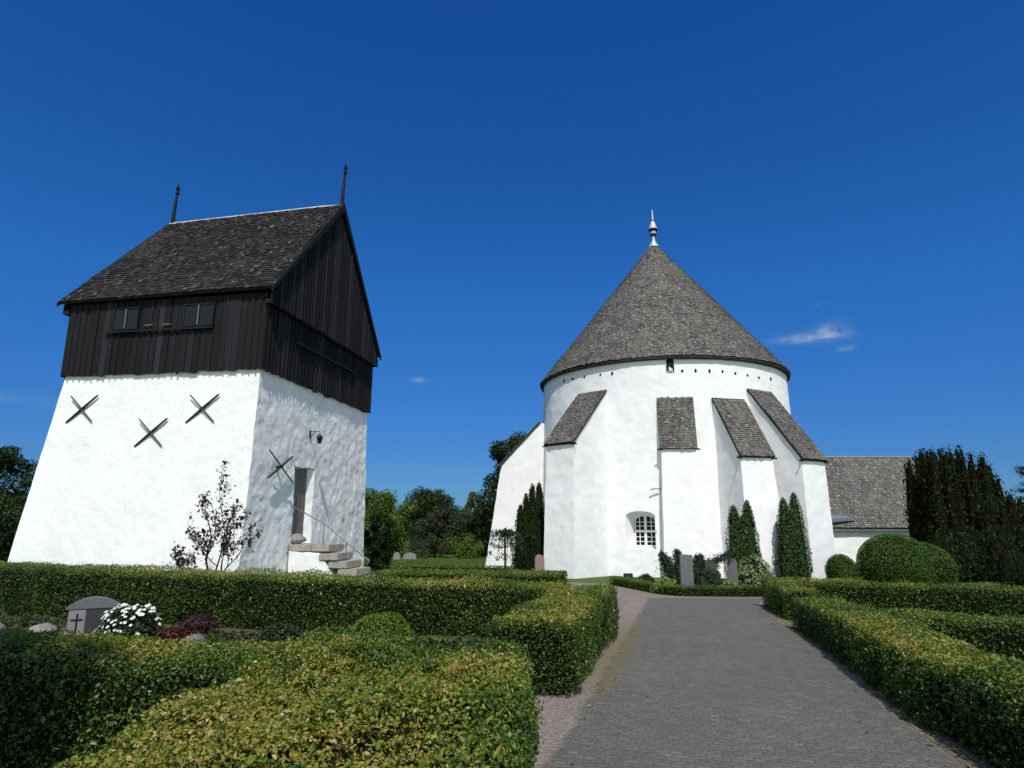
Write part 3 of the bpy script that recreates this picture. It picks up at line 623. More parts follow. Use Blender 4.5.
roof = mb.build('saddle_roof', [M['tower_shingle'], M['roof_under']], tower)
for sx in (1, -1):
    for sgn in (1, -1):
        mb = MB(); x = XE+.012 if sx > 0 else -TW-XE-.012
        def Q(y, z): return P3(x, y if sgn > 0 else TD-y, z)
        n = 8
        for k in range(1):
            y0, z0 = -.27, ROOF_Z0-SL*.12+.03; y1, z1 = RIDGE_Y-.0, RIDGE_Z
            A = [np.array(Q(y0, z0+.06)), np.array(Q(y1, z1+.06)), np.array(Q(y1, z1-.30)), np.array(Q(y0, z0-.10))]
            o = np.array([sx*.05, 0, 0]); mb.hexa(np.array(A+[p+o for p in A]))
        mb.build('bargeboard', M['tar_wood'], roof)
mb = MB()
mb.hexa(np.array([P3(-TW-XE, RIDGE_Y-.13, RIDGE_Z-.06), P3(XE, RIDGE_Y-.13, RIDGE_Z-.06), P3(XE, RIDGE_Y+.13, RIDGE_Z-.06), P3(-TW-XE, RIDGE_Y+.13, RIDGE_Z-.06),
                  P3(-TW-XE, RIDGE_Y-.04, RIDGE_Z+.045), P3(XE-.9, RIDGE_Y-.04, RIDGE_Z+.045), P3(XE-.9, RIDGE_Y+.04, RIDGE_Z+.045), P3(-TW-XE, RIDGE_Y+.04, RIDGE_Z+.045)]))
mb.build('ridge_cap', M['lead'], roof)
for x in (-TW-XE+.10, XE-.06):
    mb = MB()
    mb.tube([P3(x, RIDGE_Y, RIDGE_Z-.5), P3(x, RIDGE_Y, RIDGE_Z+.55), P3(x+.05, RIDGE_Y, RIDGE_Z+1.42)], [.10, .075, .045], 8)
    mb.lathe([(0, 1.38), (.07, 1.40), (.085, 1.48), (.05, 1.56), (.075, 1.62), (.09, 1.70), (.05, 1.80), (.028, 1.88), (0, 1.92)], np.array(P3(x+.055, RIDGE_Y, RIDGE_Z)), 10)
    mb.build('roof_spike', M['tar_wood'], tower)
# the old ridge has settled towards the far end
for o in [roof]+list(roof.children)+[c for c in tower.children if c.name.startswith('roof_spike')]:
    for vtx in o.data.vertices: vtx.co.z += .10+.22*(vtx.co.x+TW/2)/TW*min(max((vtx.co.z-zz(8.9))/3, .45), 1)
# belfry windows (paired dark openings), rails
for xa, xb in ((-5.62, -4.74), (-2.94, -1.91)):
    mb = MB(); y = -.105; za, zb = 7.97, 8.66
    for (a, b) in ((xa-.05, xa), (xb, xb+.05), ((xa+xb)/2-.045, (xa+xb)/2+.045)): mb.box2(P3(a, y-.02, za), P3(b, .0, zb))
    mb.box2(P3(xa-.06, y-.025, za-.05), P3(xb+.06, .0, za-.002)); mb.box2(P3(xa-.06, y-.025, zb+.002), P3(xb+.06, .0, zb+.05))
    wf = mb.build('belfry_window', M['tar_wood'], tower)
    mb = MB(); mb.box2(P3((xa+xb)/2-.018, y-.028, za+.004), P3((xa+xb)/2+.018, y-.021, zb-.004)); mb.build('middle_post', M['grey_wood'], wf)
    mb = MB(); mb.box2(P3(xa+.002, -.106, za), P3((xa+xb)/2-.047, -.02, zb-.002)); mb.box2(P3((xa+xb)/2+.047, -.106, za), P3(xb-.002, -.02, zb-.002)); mb.build('pane', M['glass'], wf)
mb = MB(); mb.box2(P3(-5.95, -.12, 7.83), P3(-1.86, -.06, 7.90)); mb.build('sill_rail', M['tar_wood'], tower)
mb = MB(); mb.box2(P3(.05, 2.0, 7.78), P3(.11, 7.0, 7.86)); mb.build('sill_rail', M['tar_wood'], tower)
for xx in (-4.3, -3.6): # light patches where hatches are nailed
    mb = MB(); mb.box2(P3(xx-.16, -.09, 8.04), P3(xx+.16, -.062, 8.065)); mb.build('hatch_strap', M['grey_wood'], tower)
# iron wall anchors
def anchor(cx, cz, face, L, sl):
    mb = MB()
    for a, tilt in ((1, 0), (-1, .03)):
        if face == 'f':
            yw = yf(cz)-.045-tilt
            pts = [P3(cx+k*L[0 if a > 0 else 1][0], yw, cz+k*a*L[0 if a > 0 else 1][1]) for k in (-1, -.9, 0, .9, 1)]
        else:
            xw = xr(cz)+.16+tilt
            pts = [P3(xw, cx+k*L[0 if a > 0 else 1][0], cz+k*a*L[0 if a > 0 else 1][1]) for k in (-1, -.9, 0, .9, 1)]
        mb.tube(pts, [.018, .031, .040, .031, .018] if a > 0 else [.014, .022, .026, .022, .014], 6)
    c0 = P3(cx, yf(cz)+.06, cz) if face == 'f' else P3(xr(cz)-.05, cx, cz); c1 = P3(cx, yf(cz)-.10, cz) if face == 'f' else P3(xr(cz)+.24, cx, cz)
    mb.tube([c0, c1], .045, 8)
    mb.build('wall_anchor', M['iron'], tower)
for cx, cz in ((-6.49, 5.24), (-3.72, 4.38), (-1.98, 5.14)): anchor(cx, cz, 'f', ((.55, .46), (.48, .46)), 0)
anchor(1.45, 3.34, 'r', ((.75, .42), (.85, .50)), 0)

# steps up to the tower door, cheek wall and handrail
ca, sa = math.cos(-.172), math.sin(-.172)
def tw(x, y, z=0): return (-8.106+x*ca-y*sa, 20+x*sa+y*ca, z)
st = thing('stone_steps', 'worn sandstone steps with white plastered cheek rising to the tower door', 'steps', tw(0, 2.5, G0), -.172)
rs = rng(21)
treads = [(.0, 1.50, .77), (1.15, 1.86, .49), (1.5, 2.2, .23), (1.85, 2.55, -.02), (2.2, 2.9, -.28)]
for xa, xb, z in treads:
    mb = MB(); 
    for (p, q) in ([(xa+.06, .84), (.85, xb)] if xa == 0 else [(xa, xb)]):
        mb.box2((p, .0+rs.normal(0, .01), zz(z)-.24), (q-.01, 1.25, zz(z)))
    s = mb.build('step', M['sandstone'], st)
    bm = bmesh.new(); bm.from_mesh(s.data); bmesh.ops.bevel(bm, geom=bm.edges[:], offset=.03, segments=2, affect='EDGES'); bm.to_mesh(s.data); bm.free()
mb = MB()
quad(mb, (.05, .02, zz(-1.2)), (2.25, .02, zz(-1.2)), (1.2, .02, zz(.50)), (.05, .02, zz(.55)), .1)
quad(mb, (.05, .02, zz(.53)), (1.2, .02, zz(.50)), (1.2, 1.2, zz(.50)), (.05, 1.2, zz(.53)), .1)
quad(mb, (2.25, .02, zz(-1.2)), (2.25, 1.2, zz(-1.2)), (1.2, 1.2, zz(.50)), (1.2, .02, zz(.50)), .1)
quad(mb, (.05, 1.2, zz(-1.2)), (2.25, 1.2, zz(-1.2)), (1.2, 1.2, zz(.50)), (.05, 1.2, zz(.55)), .1)
lump(mb, .02, 9); mb.build('cheek_wall', M['plaster'], st, smooth=True, merge=.01, sharp=45)
hr = thing('handrail', 'thin grey metal handrail sloping down beside the stone steps', 'handrail', tw(0, 2.5, G0), -.172)
mb = MB(); mb.tube([(-.02, .06, zz(2.03)), (.1, .06, zz(2.02)), (1.25, .06, zz(1.48)), (2.08, .06, zz(.87)), (2.95, .06, zz(.26))], .02, 8); mb.build('rail', M['rail_metal'], hr, smooth=True)
for x, za, zb in ((1.25, .74, 1.48), (2.1, .47, .84)):
    mb = MB(); mb.tube([(x, .06, zz(za)), (x, .06, zz(zb))], .017, 8); mb.build('post', M['rail_metal'], hr)
def rock(name, label, cat, loc, rad, mat, seed, group=None):
    rs = rng(seed); m = 18; th = np.linspace(0, 2*np.pi, m, endpoint=False); ph = np.linspace(-np.pi/2, np.pi/2, 11)
    D = np.stack([np.cos(th)[:, None]*np.cos(ph)[None], np.sin(th)[:, None]*np.cos(ph)[None], np.broadcast_to(np.sin(ph)[None], (m, 11))], -1)
    k = (1+.22*fbm(D.reshape(-1, 3)*1.4+seed, seed, 3)).reshape(m, 11, 1)
    mb = MB(); mb.grid(D*k*np.array(rad)+np.array([0, 0, rad[2]*.75]), None, 0, True); o = mb.build(name, M[mat], None, smooth=True, loc=loc); tag(o, label, cat, group); return o
rock('boulder', 'dark rounded stone lying on the top step in the tower doorway', 'stone', tw(.05, 2.95, .77), (.30, .22, .2), 'boulder', 31)

# lantern on a bracket
lan = thing('wall_lantern', 'small black iron lantern on a bracket above the tower door', 'lantern', tw(0, 3.62, 4.74), -.172)
lan.scale = (.85, .85, .85); mb = MB(); mb.tube([(-.08, 0, .10), (.18, 0, .12), (.34, 0, .10), (.40, 0, .04)], .018, 6); mb.tube([(-.06, 0, -.16), (.12, 0, -.02), (.2, 0, .11)], .014, 6); mb.box2((-.08, -.035, -.19), (-.03, .035, .14)); mb.build('bracket', M['iron'], lan)
mb = MB(); c = (.40, 0, -.30)
mb.lathe([(.0, .30), (.03, .28), (.05, .24), (.17, .13), (.18, .11), (.12, .11)], c, 6)
for k in range(6):
    a = k*np.pi/3; mb.tube([(c[0]+.125*np.cos(a), .125*np.sin(a), c[2]+.12), (c[0]+.085*np.cos(a), .085*np.sin(a), c[2]-.12)], .010, 5)
mb.lathe([(.0, -.16), (.03, -.15), (.095, -.12), (.095, -.10), (0, -.10)], c, 6); mb.build('lantern_cage', M['iron'], lan)
mb = MB(); mb.lathe([(0, -.09), (.072, -.09), (.108, .10), (0, .10)], c, 6); mb.build('pane', M['glass'], lan)

# ------------------------------------------------------------------ round church
AX, AY = 7.88, 33.0; CG = float(g(33))
church = thing('round_church', 'white round church with conical grey shingle roof and heavy sloping buttresses', 'church', (AX, AY, CG))
def cz_(z): return z-CG
def rw(z): return np.interp(z, [-1.5, 3.0, 8.7], [6.5, 6.30, 6.17])
def cyl(th, z, r=None):
    rr = rw(z) if r is None else r
    return np.stack([rr*np.sin(th), -rr*np.cos(th), cz_(z)], -1)
mb = MB()
W0, W1, WB, WT, WR = R(-28.6), R(-17.6), .40, 1.72, .26      # window recess: angles, sill, springing, rise of its arch
def arch(th): k = np.clip((th-W0)/(W1-W0)*2-1, -1, 1); return WT+WR*np.sqrt(np.maximum(1-k*k*.92, 0))
def cpatch(t0, t1, lo, hi, nu, nv):
    def fn(U, V):
        th = t0+(t1-t0)*U; a = lo(th); b = hi(th); z = a+(b-a)*V; return cyl(th, z)
    patch(mb, fn, nu, nv)
ZL, ZH = -1.4, 8.62
cpatch(W1, W0+2*np.pi, lambda t: ZL+0*t, lambda t: ZH+0*t, 400, 100)
cpatch(W0, W1, lambda t: ZL+0*t, lambda t: WB+0*t, 16, 18)
cpatch(W0, W1, arch, lambda t: ZH+0*t, 16, 66)
# splayed reveal down to the window plane
DEP = .55; cth = (W0+W1)/2+R(.9); fr = np.array([np.sin(cth), -np.cos(cth)]); tg = np.array([np.cos(cth), np.sin(cth)])
hwid = .46; wz0, wz1 = .52, 1.62
def inner(k, z): # k -1..1
    r0 = 6.30*math.cos(R(4))-DEP
    c = fr*r0; return np.array([c[0]+tg[0]*k*hwid, c[1]+tg[1]*k*hwid, cz_(z)])
def strip(outer, innr):
    o = np.array(outer); i = np.array(innr); n = 7; k = np.linspace(0, 1, n)[None, :, None]
    mb.grid(o[:, None]*(1-k)+i[:, None]*k)
N_ = 17; ks = np.linspace(-1, 1, N_)
ath = W0+(W1-W0)*(ks+1)/2
strip([cyl(a, float(arch(a))) for a in ath], [inner(k, wz1+.20*math.sqrt(max(1-k*k*.92, 0))) for k in ks])
strip([cyl(a, WB) for a in ath], [inner(k, wz0) for k in ks])
zk = np.linspace(0, 1, 9)
e0, e1 = float(arch(W0)), float(arch(W1))
strip([cyl(W0, WB+(e0-WB)*k) for k in zk], [inner(-1, wz0+(wz1+.2*math.sqrt(.08)-wz0)*k) for k in zk])
strip([cyl(W1, WB+(e1-WB)*k) for k in zk], [inner(1, wz0+(wz1+.2*math.sqrt(.08)-wz0)*k) for k in zk])
lump(mb, .018, 41); mb.build('round_wall', M['plaster'], church, smooth=True, merge=.012, sharp=50)
# window with two casements of small panes
tri = np.array([tg[0], tg[1], 0]); dr = np.array([fr[0], fr[1], 0]); upv = np.array([0, 0, 1.])
Mw = np.stack([tri, -dr, upv], 1)
wc = np.array([*(fr*(6.30*math.cos(R(4))-DEP)), 0])
mb = MB()
def wbar(x0, x1, z0, z1, d0, d1):
    mb.box(wc+tri*(x0+x1)/2+dr*(d0+d1)/2+upv*cz_((z0+z1)/2), (x1-x0, d1-d0, z1-z0), Mw)
top = lambda x: wz1+.20*math.sqrt(max(1-(x/hwid)**2*.92, 0))
wbar(-hwid, -hwid+.05, wz0, top(hwid)+.02, -.03, .05); wbar(hwid-.05, hwid, wz0, top(hwid)+.02, -.03, .05); wbar(-.05, .05, wz0, wz1+.2, -.03, .055)
wbar(-hwid, hwid, wz0-.02, wz0+.05, -.03, .06); wbar(-hwid, hwid, 1.10, 1.19, -.03, .058)
for k in range(10):
    a, b = -hwid+k*2*hwid/10, -hwid+(k+1)*2*hwid/10; zt = min(top(a), top(b)); wbar(a, b, zt-.045, zt+.08, -.03, .052)
for sx in (-1, 1): wbar(sx*.245-.014, sx*.245+.014, wz0, top(.245), -.02, .035)
for z in (.72, .91, 1.36, 1.53): wbar(-hwid, hwid, z-.012, z+.012, -.02, .032)
win = mb.build('window', M['white_paint'], church)
mb = MB(); mb.box(wc+upv*cz_((wz0+wz1+.2)/2), (2*hwid+.06, .02, wz1-wz0+.24), Mw); mb.build('pane', M['glass'], win)

# putlog holes under the eaves and the arched opening: dark plugs, inner shade painted
def on_wall(th, z, out=0): r = float(rw(z))+out; return np.array([r*math.sin(th), -r*math.cos(th), cz_(z)])
rs = rng(5)
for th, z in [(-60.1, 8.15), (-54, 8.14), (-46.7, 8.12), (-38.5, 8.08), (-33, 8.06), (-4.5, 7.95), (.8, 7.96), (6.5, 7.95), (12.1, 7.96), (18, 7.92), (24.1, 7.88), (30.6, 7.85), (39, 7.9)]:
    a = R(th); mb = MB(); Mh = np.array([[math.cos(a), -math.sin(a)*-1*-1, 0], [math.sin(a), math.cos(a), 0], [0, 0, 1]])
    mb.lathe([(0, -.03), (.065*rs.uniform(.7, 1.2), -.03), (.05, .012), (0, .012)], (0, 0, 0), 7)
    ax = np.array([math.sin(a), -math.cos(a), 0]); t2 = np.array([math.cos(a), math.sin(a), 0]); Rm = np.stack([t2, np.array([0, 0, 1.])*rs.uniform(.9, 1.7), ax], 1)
    mb.v = [V @ Rm.T+on_wall(a, z, .012) for V in mb.v]; mb.build('putlog_hole', M['painted_void'], church)
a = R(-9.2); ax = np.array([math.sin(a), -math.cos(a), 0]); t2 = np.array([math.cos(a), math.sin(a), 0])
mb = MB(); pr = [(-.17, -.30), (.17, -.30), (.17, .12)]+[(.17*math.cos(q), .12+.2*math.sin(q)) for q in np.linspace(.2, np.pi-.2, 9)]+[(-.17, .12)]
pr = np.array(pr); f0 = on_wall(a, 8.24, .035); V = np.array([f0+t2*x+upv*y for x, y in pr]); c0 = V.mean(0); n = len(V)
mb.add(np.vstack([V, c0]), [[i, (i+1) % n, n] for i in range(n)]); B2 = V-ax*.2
mb.add(np.vstack([V, B2]), [[i, i+n, (i+1) % n+n, (i+1) % n] for i in range(n)]); niche = mb.build('arched_opening', M['painted_void'], church)
mb = MB(); m = len(pr); o = pr*np.array([1.08, 1.06])
for i in range(m):
    j = (i+1) % m; A = [f0+t2*pr[i][0]+upv*pr[i][1], f0+t2*pr[j][0]+upv*pr[j][1], f0+t2*o[j][0]+upv*o[j][1], f0+t2*o[i][0]+upv*o[i][1]]
    mb.hexa(np.array([p-ax*.05 for p in A]+[p+ax*.012 for p in A]))
mb.build('surround', M['plaster'], niche)
mb = MB(); mb.tube([f0+t2*-.02+ax*.01-upv*.28, f0+t2*-.03+ax*.02-upv*.12], .05, 6); mb.tube([f0+t2*.05+ax*.01-upv*.28, f0+t2*.06+ax*.02-upv*.18], .04, 6); mb.build('bracket_stone', M['plaster'], niche)

# conical roof
ZE, RE, ZA = 8.63, 6.36, 16.72
mb = MB(); rs = rng(61); Ls = math.hypot(RE, ZA-ZE); expo = .135; rows = int(Ls/expo)
cs, sn = RE/Ls, (ZA-ZE)/Ls
for r in range(rows):
    v = r*expo; rad = RE*(1-v/Ls)
    m = max(int(2*np.pi*rad/.088), 10); th = (np.arange(m)+rs.uniform(0, 1)+rs.normal(0, .1, m))*2*np.pi/m
    rd = np.stack([np.sin(th), -np.cos(th), 0*th], -1); U = np.stack([np.cos(th), np.sin(th), 0*th], -1)
    Vv = -rd*cs+np.array([0, 0, sn]); Nn = rd*sn+np.array([0, 0, cs])
    sag = .035*fbm(np.stack([np.cos(th)*3, np.sin(th)*3, np.full(m, v*.6)], -1), 8, 2)
    B = rd*rad+np.array([0, 0, cz_(ZE)])+Vv*0; B[:, 2] += sn*v; B = B+Nn*sag[:, None]
    shingles(mb, B, U, Vv, Nn, 2*np.pi*rad/m*1.02, min(expo*1.35, Ls-v), .026, rs, -.03)
mb.lathe([(RE-.01, cz_(ZE)-.04), (0.02, cz_(ZA)-.04)], (0, 0, 0), 96, .2, 1)
mb.lathe([(5.7, cz_(ZE)-.02), (RE-.10, cz_(ZE)-.15), (RE-.01, cz_(ZE)-.12), (RE-.01, cz_(ZE)-.02)], (0, 0, 0), 96, .2, 1)
cone = mb.build('conical_roof', [M['church_shingle'], M['roof_under']], church)
mb = MB()
mb.lathe([(.30, -.34), (.17, -.08), (.11, .02), (.09, .10), (.085, .38), (.0, .38)], (0, 0, cz_(ZA)+.05), 20)
mb.lathe([(.0, .44), (.14, .46), (.17, .56), (.14, .64), (.0, .66)], (0, 0, cz_(ZA)+.05), 20)
mb.lathe([(.0, .74), (.24, .76), (.23, .84), (.10, 1.22), (.0, 1.22)], (0, 0, cz_(ZA)+.05), 20)
mb.lathe([(.0, 1.28), (.06, 1.28), (.05, 1.6), (.025, 1.95), (0, 1.97)], (0, 0, cz_(ZA)+.05), 14)
fin = mb.build('finial', M['lead'], cone, smooth=True, sharp=40)
mb = MB()
for za, zb, r in ((.37, .47, .19), (.65, .78, .26), (1.21, 1.30, .10)):
    mb = MB(); mb.lathe([(0, za), (r*.8, za), (r, (za+zb)/2), (r*.8, zb), (0, zb)], (0, 0, cz_(ZA)+.05), 18); mb.build('finial_ring', M['roof_under'], cone)

# buttresses: (bearing, half width top, half width base, roof top r z, roof foot r z, base r)
for bi, (ph, w0, w1, rt, zt, ro, zo, rb) in enumerate([(-92.5, .72, .82, 6.42, 6.55, 8.45, 4.35, 9.25), (-42.5, .72, .80, 6.24, 7.32, 8.72, 4.82, 8.92), (-8, .70, .86, 6.2, 6.78, 6.70, 4.62, 7.15),
                                       (13.5, .72, .86, 6.24, 6.75, 8.0, 4.18, 8.3), (30, .72, .84, 6.2, 7.26, 8.58, 4.08, 8.6), (150, .72, .84, 6.05, 7.0, 8.5, 4.1, 8.9)]):
    a = R(ph); h = np.array([math.sin(a), -math.cos(a), 0]); tt = np.array([math.cos(a), math.sin(a), 0])
    def Pb(r, s, z): return h*r+tt*s+np.array([0, 0, cz_(z)])
    zg = -1.4; mb = MB(); ri = 5.6
    dz = .07
    quad(mb, Pb(rb, -w1, zg), Pb(rb, w1, zg), Pb(ro-.05, w0, zo-dz), Pb(ro-.05, -w0, zo-dz), .1)
    for s in (-1, 1):
        quad(mb, Pb(ri, s*w1, zg), Pb(rb, s*w1, zg), Pb(ro-.05, s*w0, zo-dz), Pb(ri, s*w0, zo-dz), .1)
        A, B = Pb(ri, s*w0, zo-dz), Pb(ro-.05, s*w0, zo-dz); 
        quad(mb, A, B, Pb(rt, s*w0, zt-dz), Pb(ri, s*w0, zt-dz), .12)
    lump(mb, .016, 70+bi); bt = mb.build('buttress', M['plaster'], church, smooth=True, merge=.012, sharp=45)
    mb = MB(); rs = rng(80+bi)
    dv = np.array(Pb(rt, 0, zt))-np.array(Pb(ro, 0, zo)); Lv = np.linalg.norm(dv); Vv = dv/Lv; Nn = np.cross(tt, Vv); Nn = Nn if Nn[2] > 0 else -Nn
    hw = w0+.06; ex = .16
    O = Pb(ro, -hw, zo)-Vv*ex*.6
    roof_plane(mb, O+Nn*.02, tt, Vv, Nn, 2*hw, Lv+ex*.6, .115, .078, .026, rs, -.05)
    a0 = O-Nn*.07; V = np.array([a0, a0+tt*2*hw, a0+tt*2*hw+Vv*(Lv+ex*.6), a0+Vv*(Lv+ex*.6)]); mb.hexa(np.vstack([V, V+Nn*.085]), .2, 1)
    for k in (.0, 1.0):   # eaves batten sticking out
        mb.tube([O+tt*(2*hw*k-.12+.0)-Nn*.10, O+tt*(2*hw*k+.12)-Nn*.10], .035, 6, .2, 1)
    mb.tube([O-tt*.02-Nn*.10+Vv*.05, O+tt*(2*hw+.02)-Nn*.10+Vv*.05], .04, 6, .2, 1)
    mb.build('buttress_roof', [M['church_shingle'], M['roof_under']], bt)
    if bi in (2,): # iron tie-rod plate showing beside the roof
        mb = MB(); mb.tube([Pb(ro-.3, -w0-.02, 2.9), Pb(ro-.3, -w0-.35, 2.9), Pb(ro-.3, -w0-.5, 2.85)], .03, 6); mb.build('wall_hook', M['lead_dark'], bt)

# choir wing to the east
cw = MB(); ex0, ex1, ey0, ey1 = 11.0, 24.6, 36.5, 42.0
def Pc(x, y, z): return np.array([x-AX, y-AY, cz_(z)])
eave, ridge = 1.32, 5.35; ym = (ey0+ey1)/2
quad(cw, Pc(ex0, ey0, -1.4), Pc(ex1, ey0, -1.4), Pc(ex1, ey0+.06, eave), Pc(ex0, ey0+.06, eave), .14)
quad(cw, Pc(ex1, ey1, -1.4), Pc(ex0, ey1, -1.4), Pc(ex0, ey1-.06, eave), Pc(ex1, ey1-.06, eave), .3)
quad(cw, Pc(ex1, ey0, -1.4), Pc(ex1, ey1, -1.4), Pc(ex1, ey1-.06, eave), Pc(ex1, ey0+.06, eave), .2)
quad(cw, Pc(ex1, ey0+.06, eave), Pc(ex1, ey1-.06, eave), Pc(ex1, ym+.02, ridge-.15), Pc(ex1, ym-.02, ridge-.15), .2)
lump(cw, .03, 91); choir = cw.build('choir_wing', M['plaster'], church, smooth=True, merge=.012, sharp=45)
mb = MB(); rs = rng(95)
for sgn in (1, -1):
    y0 = ey0-.22 if sgn > 0 else ey1+.22; dy = ym-y0; Lv = math.hypot(dy, ridge-eave+.15); Vv = np.array([0, dy, ridge-eave+.15])/Lv; Nn = np.array([0, -Vv[2]*sgn, abs(Vv[1])])
    O = Pc(ex0, y0, eave-.12); L = ex1-ex0+.12
    roof_plane(mb, O+Nn*.02, (1, 0, 0), Vv, Nn, L, Lv, .125, .085, .026, rs)
    V = np.array([O-Nn*.08, O-Nn*.08+np.array([L, 0, 0]), O-Nn*.08+np.array([L, 0, 0])+Vv*Lv, O-Nn*.08+Vv*Lv]); mb.hexa(np.vstack([V, V+Nn*.09]), .2, 1)
rf = mb.build('choir_roof', [M['church_shingle'], M['roof_under']], choir)
mb = MB(); mb.tube([Pc(ex0, ym, ridge+.03), Pc(ex1+.1, ym, ridge+.06)], .06, 6); mb.box2(Pc(ex0, ey0-.19, eave-.30), Pc(ex1+.05, ey0-.05, eave-.22)); mb.build('eaves_board', M['lead_dark'], choir)
# small lead covered valley roof against the last buttress
mb = MB(); A = [Pc(16.2, 36.7, 2.05), Pc(16.2, 35.9, 1.5), Pc(19.3, 36.45, 1.75), Pc(16.2, 38.2, 2.6)]
mb.add(np.array(A), [[0, 1, 2], [0, 2, 3]]); mb.add(np.array([p-np.array([0, 0, .16]) for p in A]), [[0, 2, 1], [0, 3, 2]])
mb.hexa(np.array([Pc(16.2, 35.88, 1.34), Pc(19.3, 36.43, 1.60), Pc(19.3, 36.47, 1.60), Pc(16.2, 35.92, 1.34), Pc(16.2, 35.88, 1.53), Pc(19.3, 36.43, 1.78), Pc(19.3, 36.47, 1.78), Pc(16.2, 35.92, 1.53)]))
mb.build('valley_roof', M['lead_dark'], choir)

# ------------------------------------------------------------------ hedges
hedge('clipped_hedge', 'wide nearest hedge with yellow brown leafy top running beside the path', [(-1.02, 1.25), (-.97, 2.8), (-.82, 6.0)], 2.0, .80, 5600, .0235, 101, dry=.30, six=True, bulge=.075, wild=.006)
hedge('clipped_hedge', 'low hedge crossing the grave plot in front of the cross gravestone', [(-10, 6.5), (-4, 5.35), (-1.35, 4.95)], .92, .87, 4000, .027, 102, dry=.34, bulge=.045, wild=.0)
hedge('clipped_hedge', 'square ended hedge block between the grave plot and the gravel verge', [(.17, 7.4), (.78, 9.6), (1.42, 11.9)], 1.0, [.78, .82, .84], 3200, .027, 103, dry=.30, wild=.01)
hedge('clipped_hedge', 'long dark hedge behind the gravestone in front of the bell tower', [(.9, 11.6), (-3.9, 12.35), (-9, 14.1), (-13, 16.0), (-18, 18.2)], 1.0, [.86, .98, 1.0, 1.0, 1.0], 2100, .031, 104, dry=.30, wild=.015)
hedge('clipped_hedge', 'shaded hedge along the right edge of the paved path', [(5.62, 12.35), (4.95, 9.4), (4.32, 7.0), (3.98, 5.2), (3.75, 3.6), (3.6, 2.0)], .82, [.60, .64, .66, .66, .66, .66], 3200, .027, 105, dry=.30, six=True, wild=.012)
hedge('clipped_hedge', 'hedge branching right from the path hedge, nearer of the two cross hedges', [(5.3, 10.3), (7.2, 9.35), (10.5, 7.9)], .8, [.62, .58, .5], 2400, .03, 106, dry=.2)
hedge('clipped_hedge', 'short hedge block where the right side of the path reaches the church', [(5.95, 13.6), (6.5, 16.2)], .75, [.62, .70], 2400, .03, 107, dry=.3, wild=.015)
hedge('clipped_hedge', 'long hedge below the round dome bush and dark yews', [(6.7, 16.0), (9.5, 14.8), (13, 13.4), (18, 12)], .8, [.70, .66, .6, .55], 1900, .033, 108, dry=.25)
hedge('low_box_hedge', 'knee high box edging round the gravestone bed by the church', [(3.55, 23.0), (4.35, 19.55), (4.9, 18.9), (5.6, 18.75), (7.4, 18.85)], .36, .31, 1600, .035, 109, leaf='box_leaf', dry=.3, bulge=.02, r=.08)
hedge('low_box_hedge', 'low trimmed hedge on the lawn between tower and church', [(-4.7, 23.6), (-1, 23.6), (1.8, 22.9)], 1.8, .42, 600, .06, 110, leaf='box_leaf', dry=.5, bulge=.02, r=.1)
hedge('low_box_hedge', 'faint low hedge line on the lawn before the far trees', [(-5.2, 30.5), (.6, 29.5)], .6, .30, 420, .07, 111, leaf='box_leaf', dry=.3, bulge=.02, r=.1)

# ------------------------------------------------------------------ trees and plants
def gz(x, y): return (x, y, float(g(y)))
# copper-leaved young tree before the tower
rs = rng(207); cp = thing('copper_tree', 'small young tree with sparse copper purple leaves against the white tower wall', 'tree', gz(-8.0, 17.5)); cp.scale = (.95, .95, 1.02); wood = MB(); lf = MB()
def branch(p, d, L, r, depth):
    pts = [np.array(p)]; dd = nrm(np.array(d, float))
    for k in range(5): dd = nrm(dd+rs.normal(0, .13, 3)+np.array([0, 0, .05])); pts.append(pts[-1]+dd*L/5)
    wood.tube(pts, np.linspace(r, r*.45, 6), 6)
    if depth < 3:
        for k in range(3 if depth else 4):
            i = rs.integers(2, 6); nd = nrm(dd+rs.normal(0, .55, 3)+np.array([0, 0, .15])); branch(pts[i], nd, L*rs.uniform(.5, .75), r*.5, depth+1)
    if depth >= 2:
        m = int(rs.integers(1, 20)); q = rs.random(m); P = np.array([pts[int(x*4.99)+0] for x in q])+rs.normal(0, .06, (m, 3))
        leaves(lf, P, rs.normal(0, 1, (m, 3)), .085, rs, .6, .5, .1)
for d, L, r in (((-.06, 0, 1), 1.35, .035), ((-.62, .05, .75), .85, .022), ((.65, -.05, .75), 1.2, .028), ((.30, .1, 1), 1.5, .028)): branch((0, 0, .25 if d[0] else 0), d, L, r, 0)
wood.tube([(0, 0, -.1), (0, 0, .35)], [.045, .04], 7)
wood.build('trunk', M['bark_dark'], cp, smooth=True); lf.build('crown', M['purple_leaf'], cp)

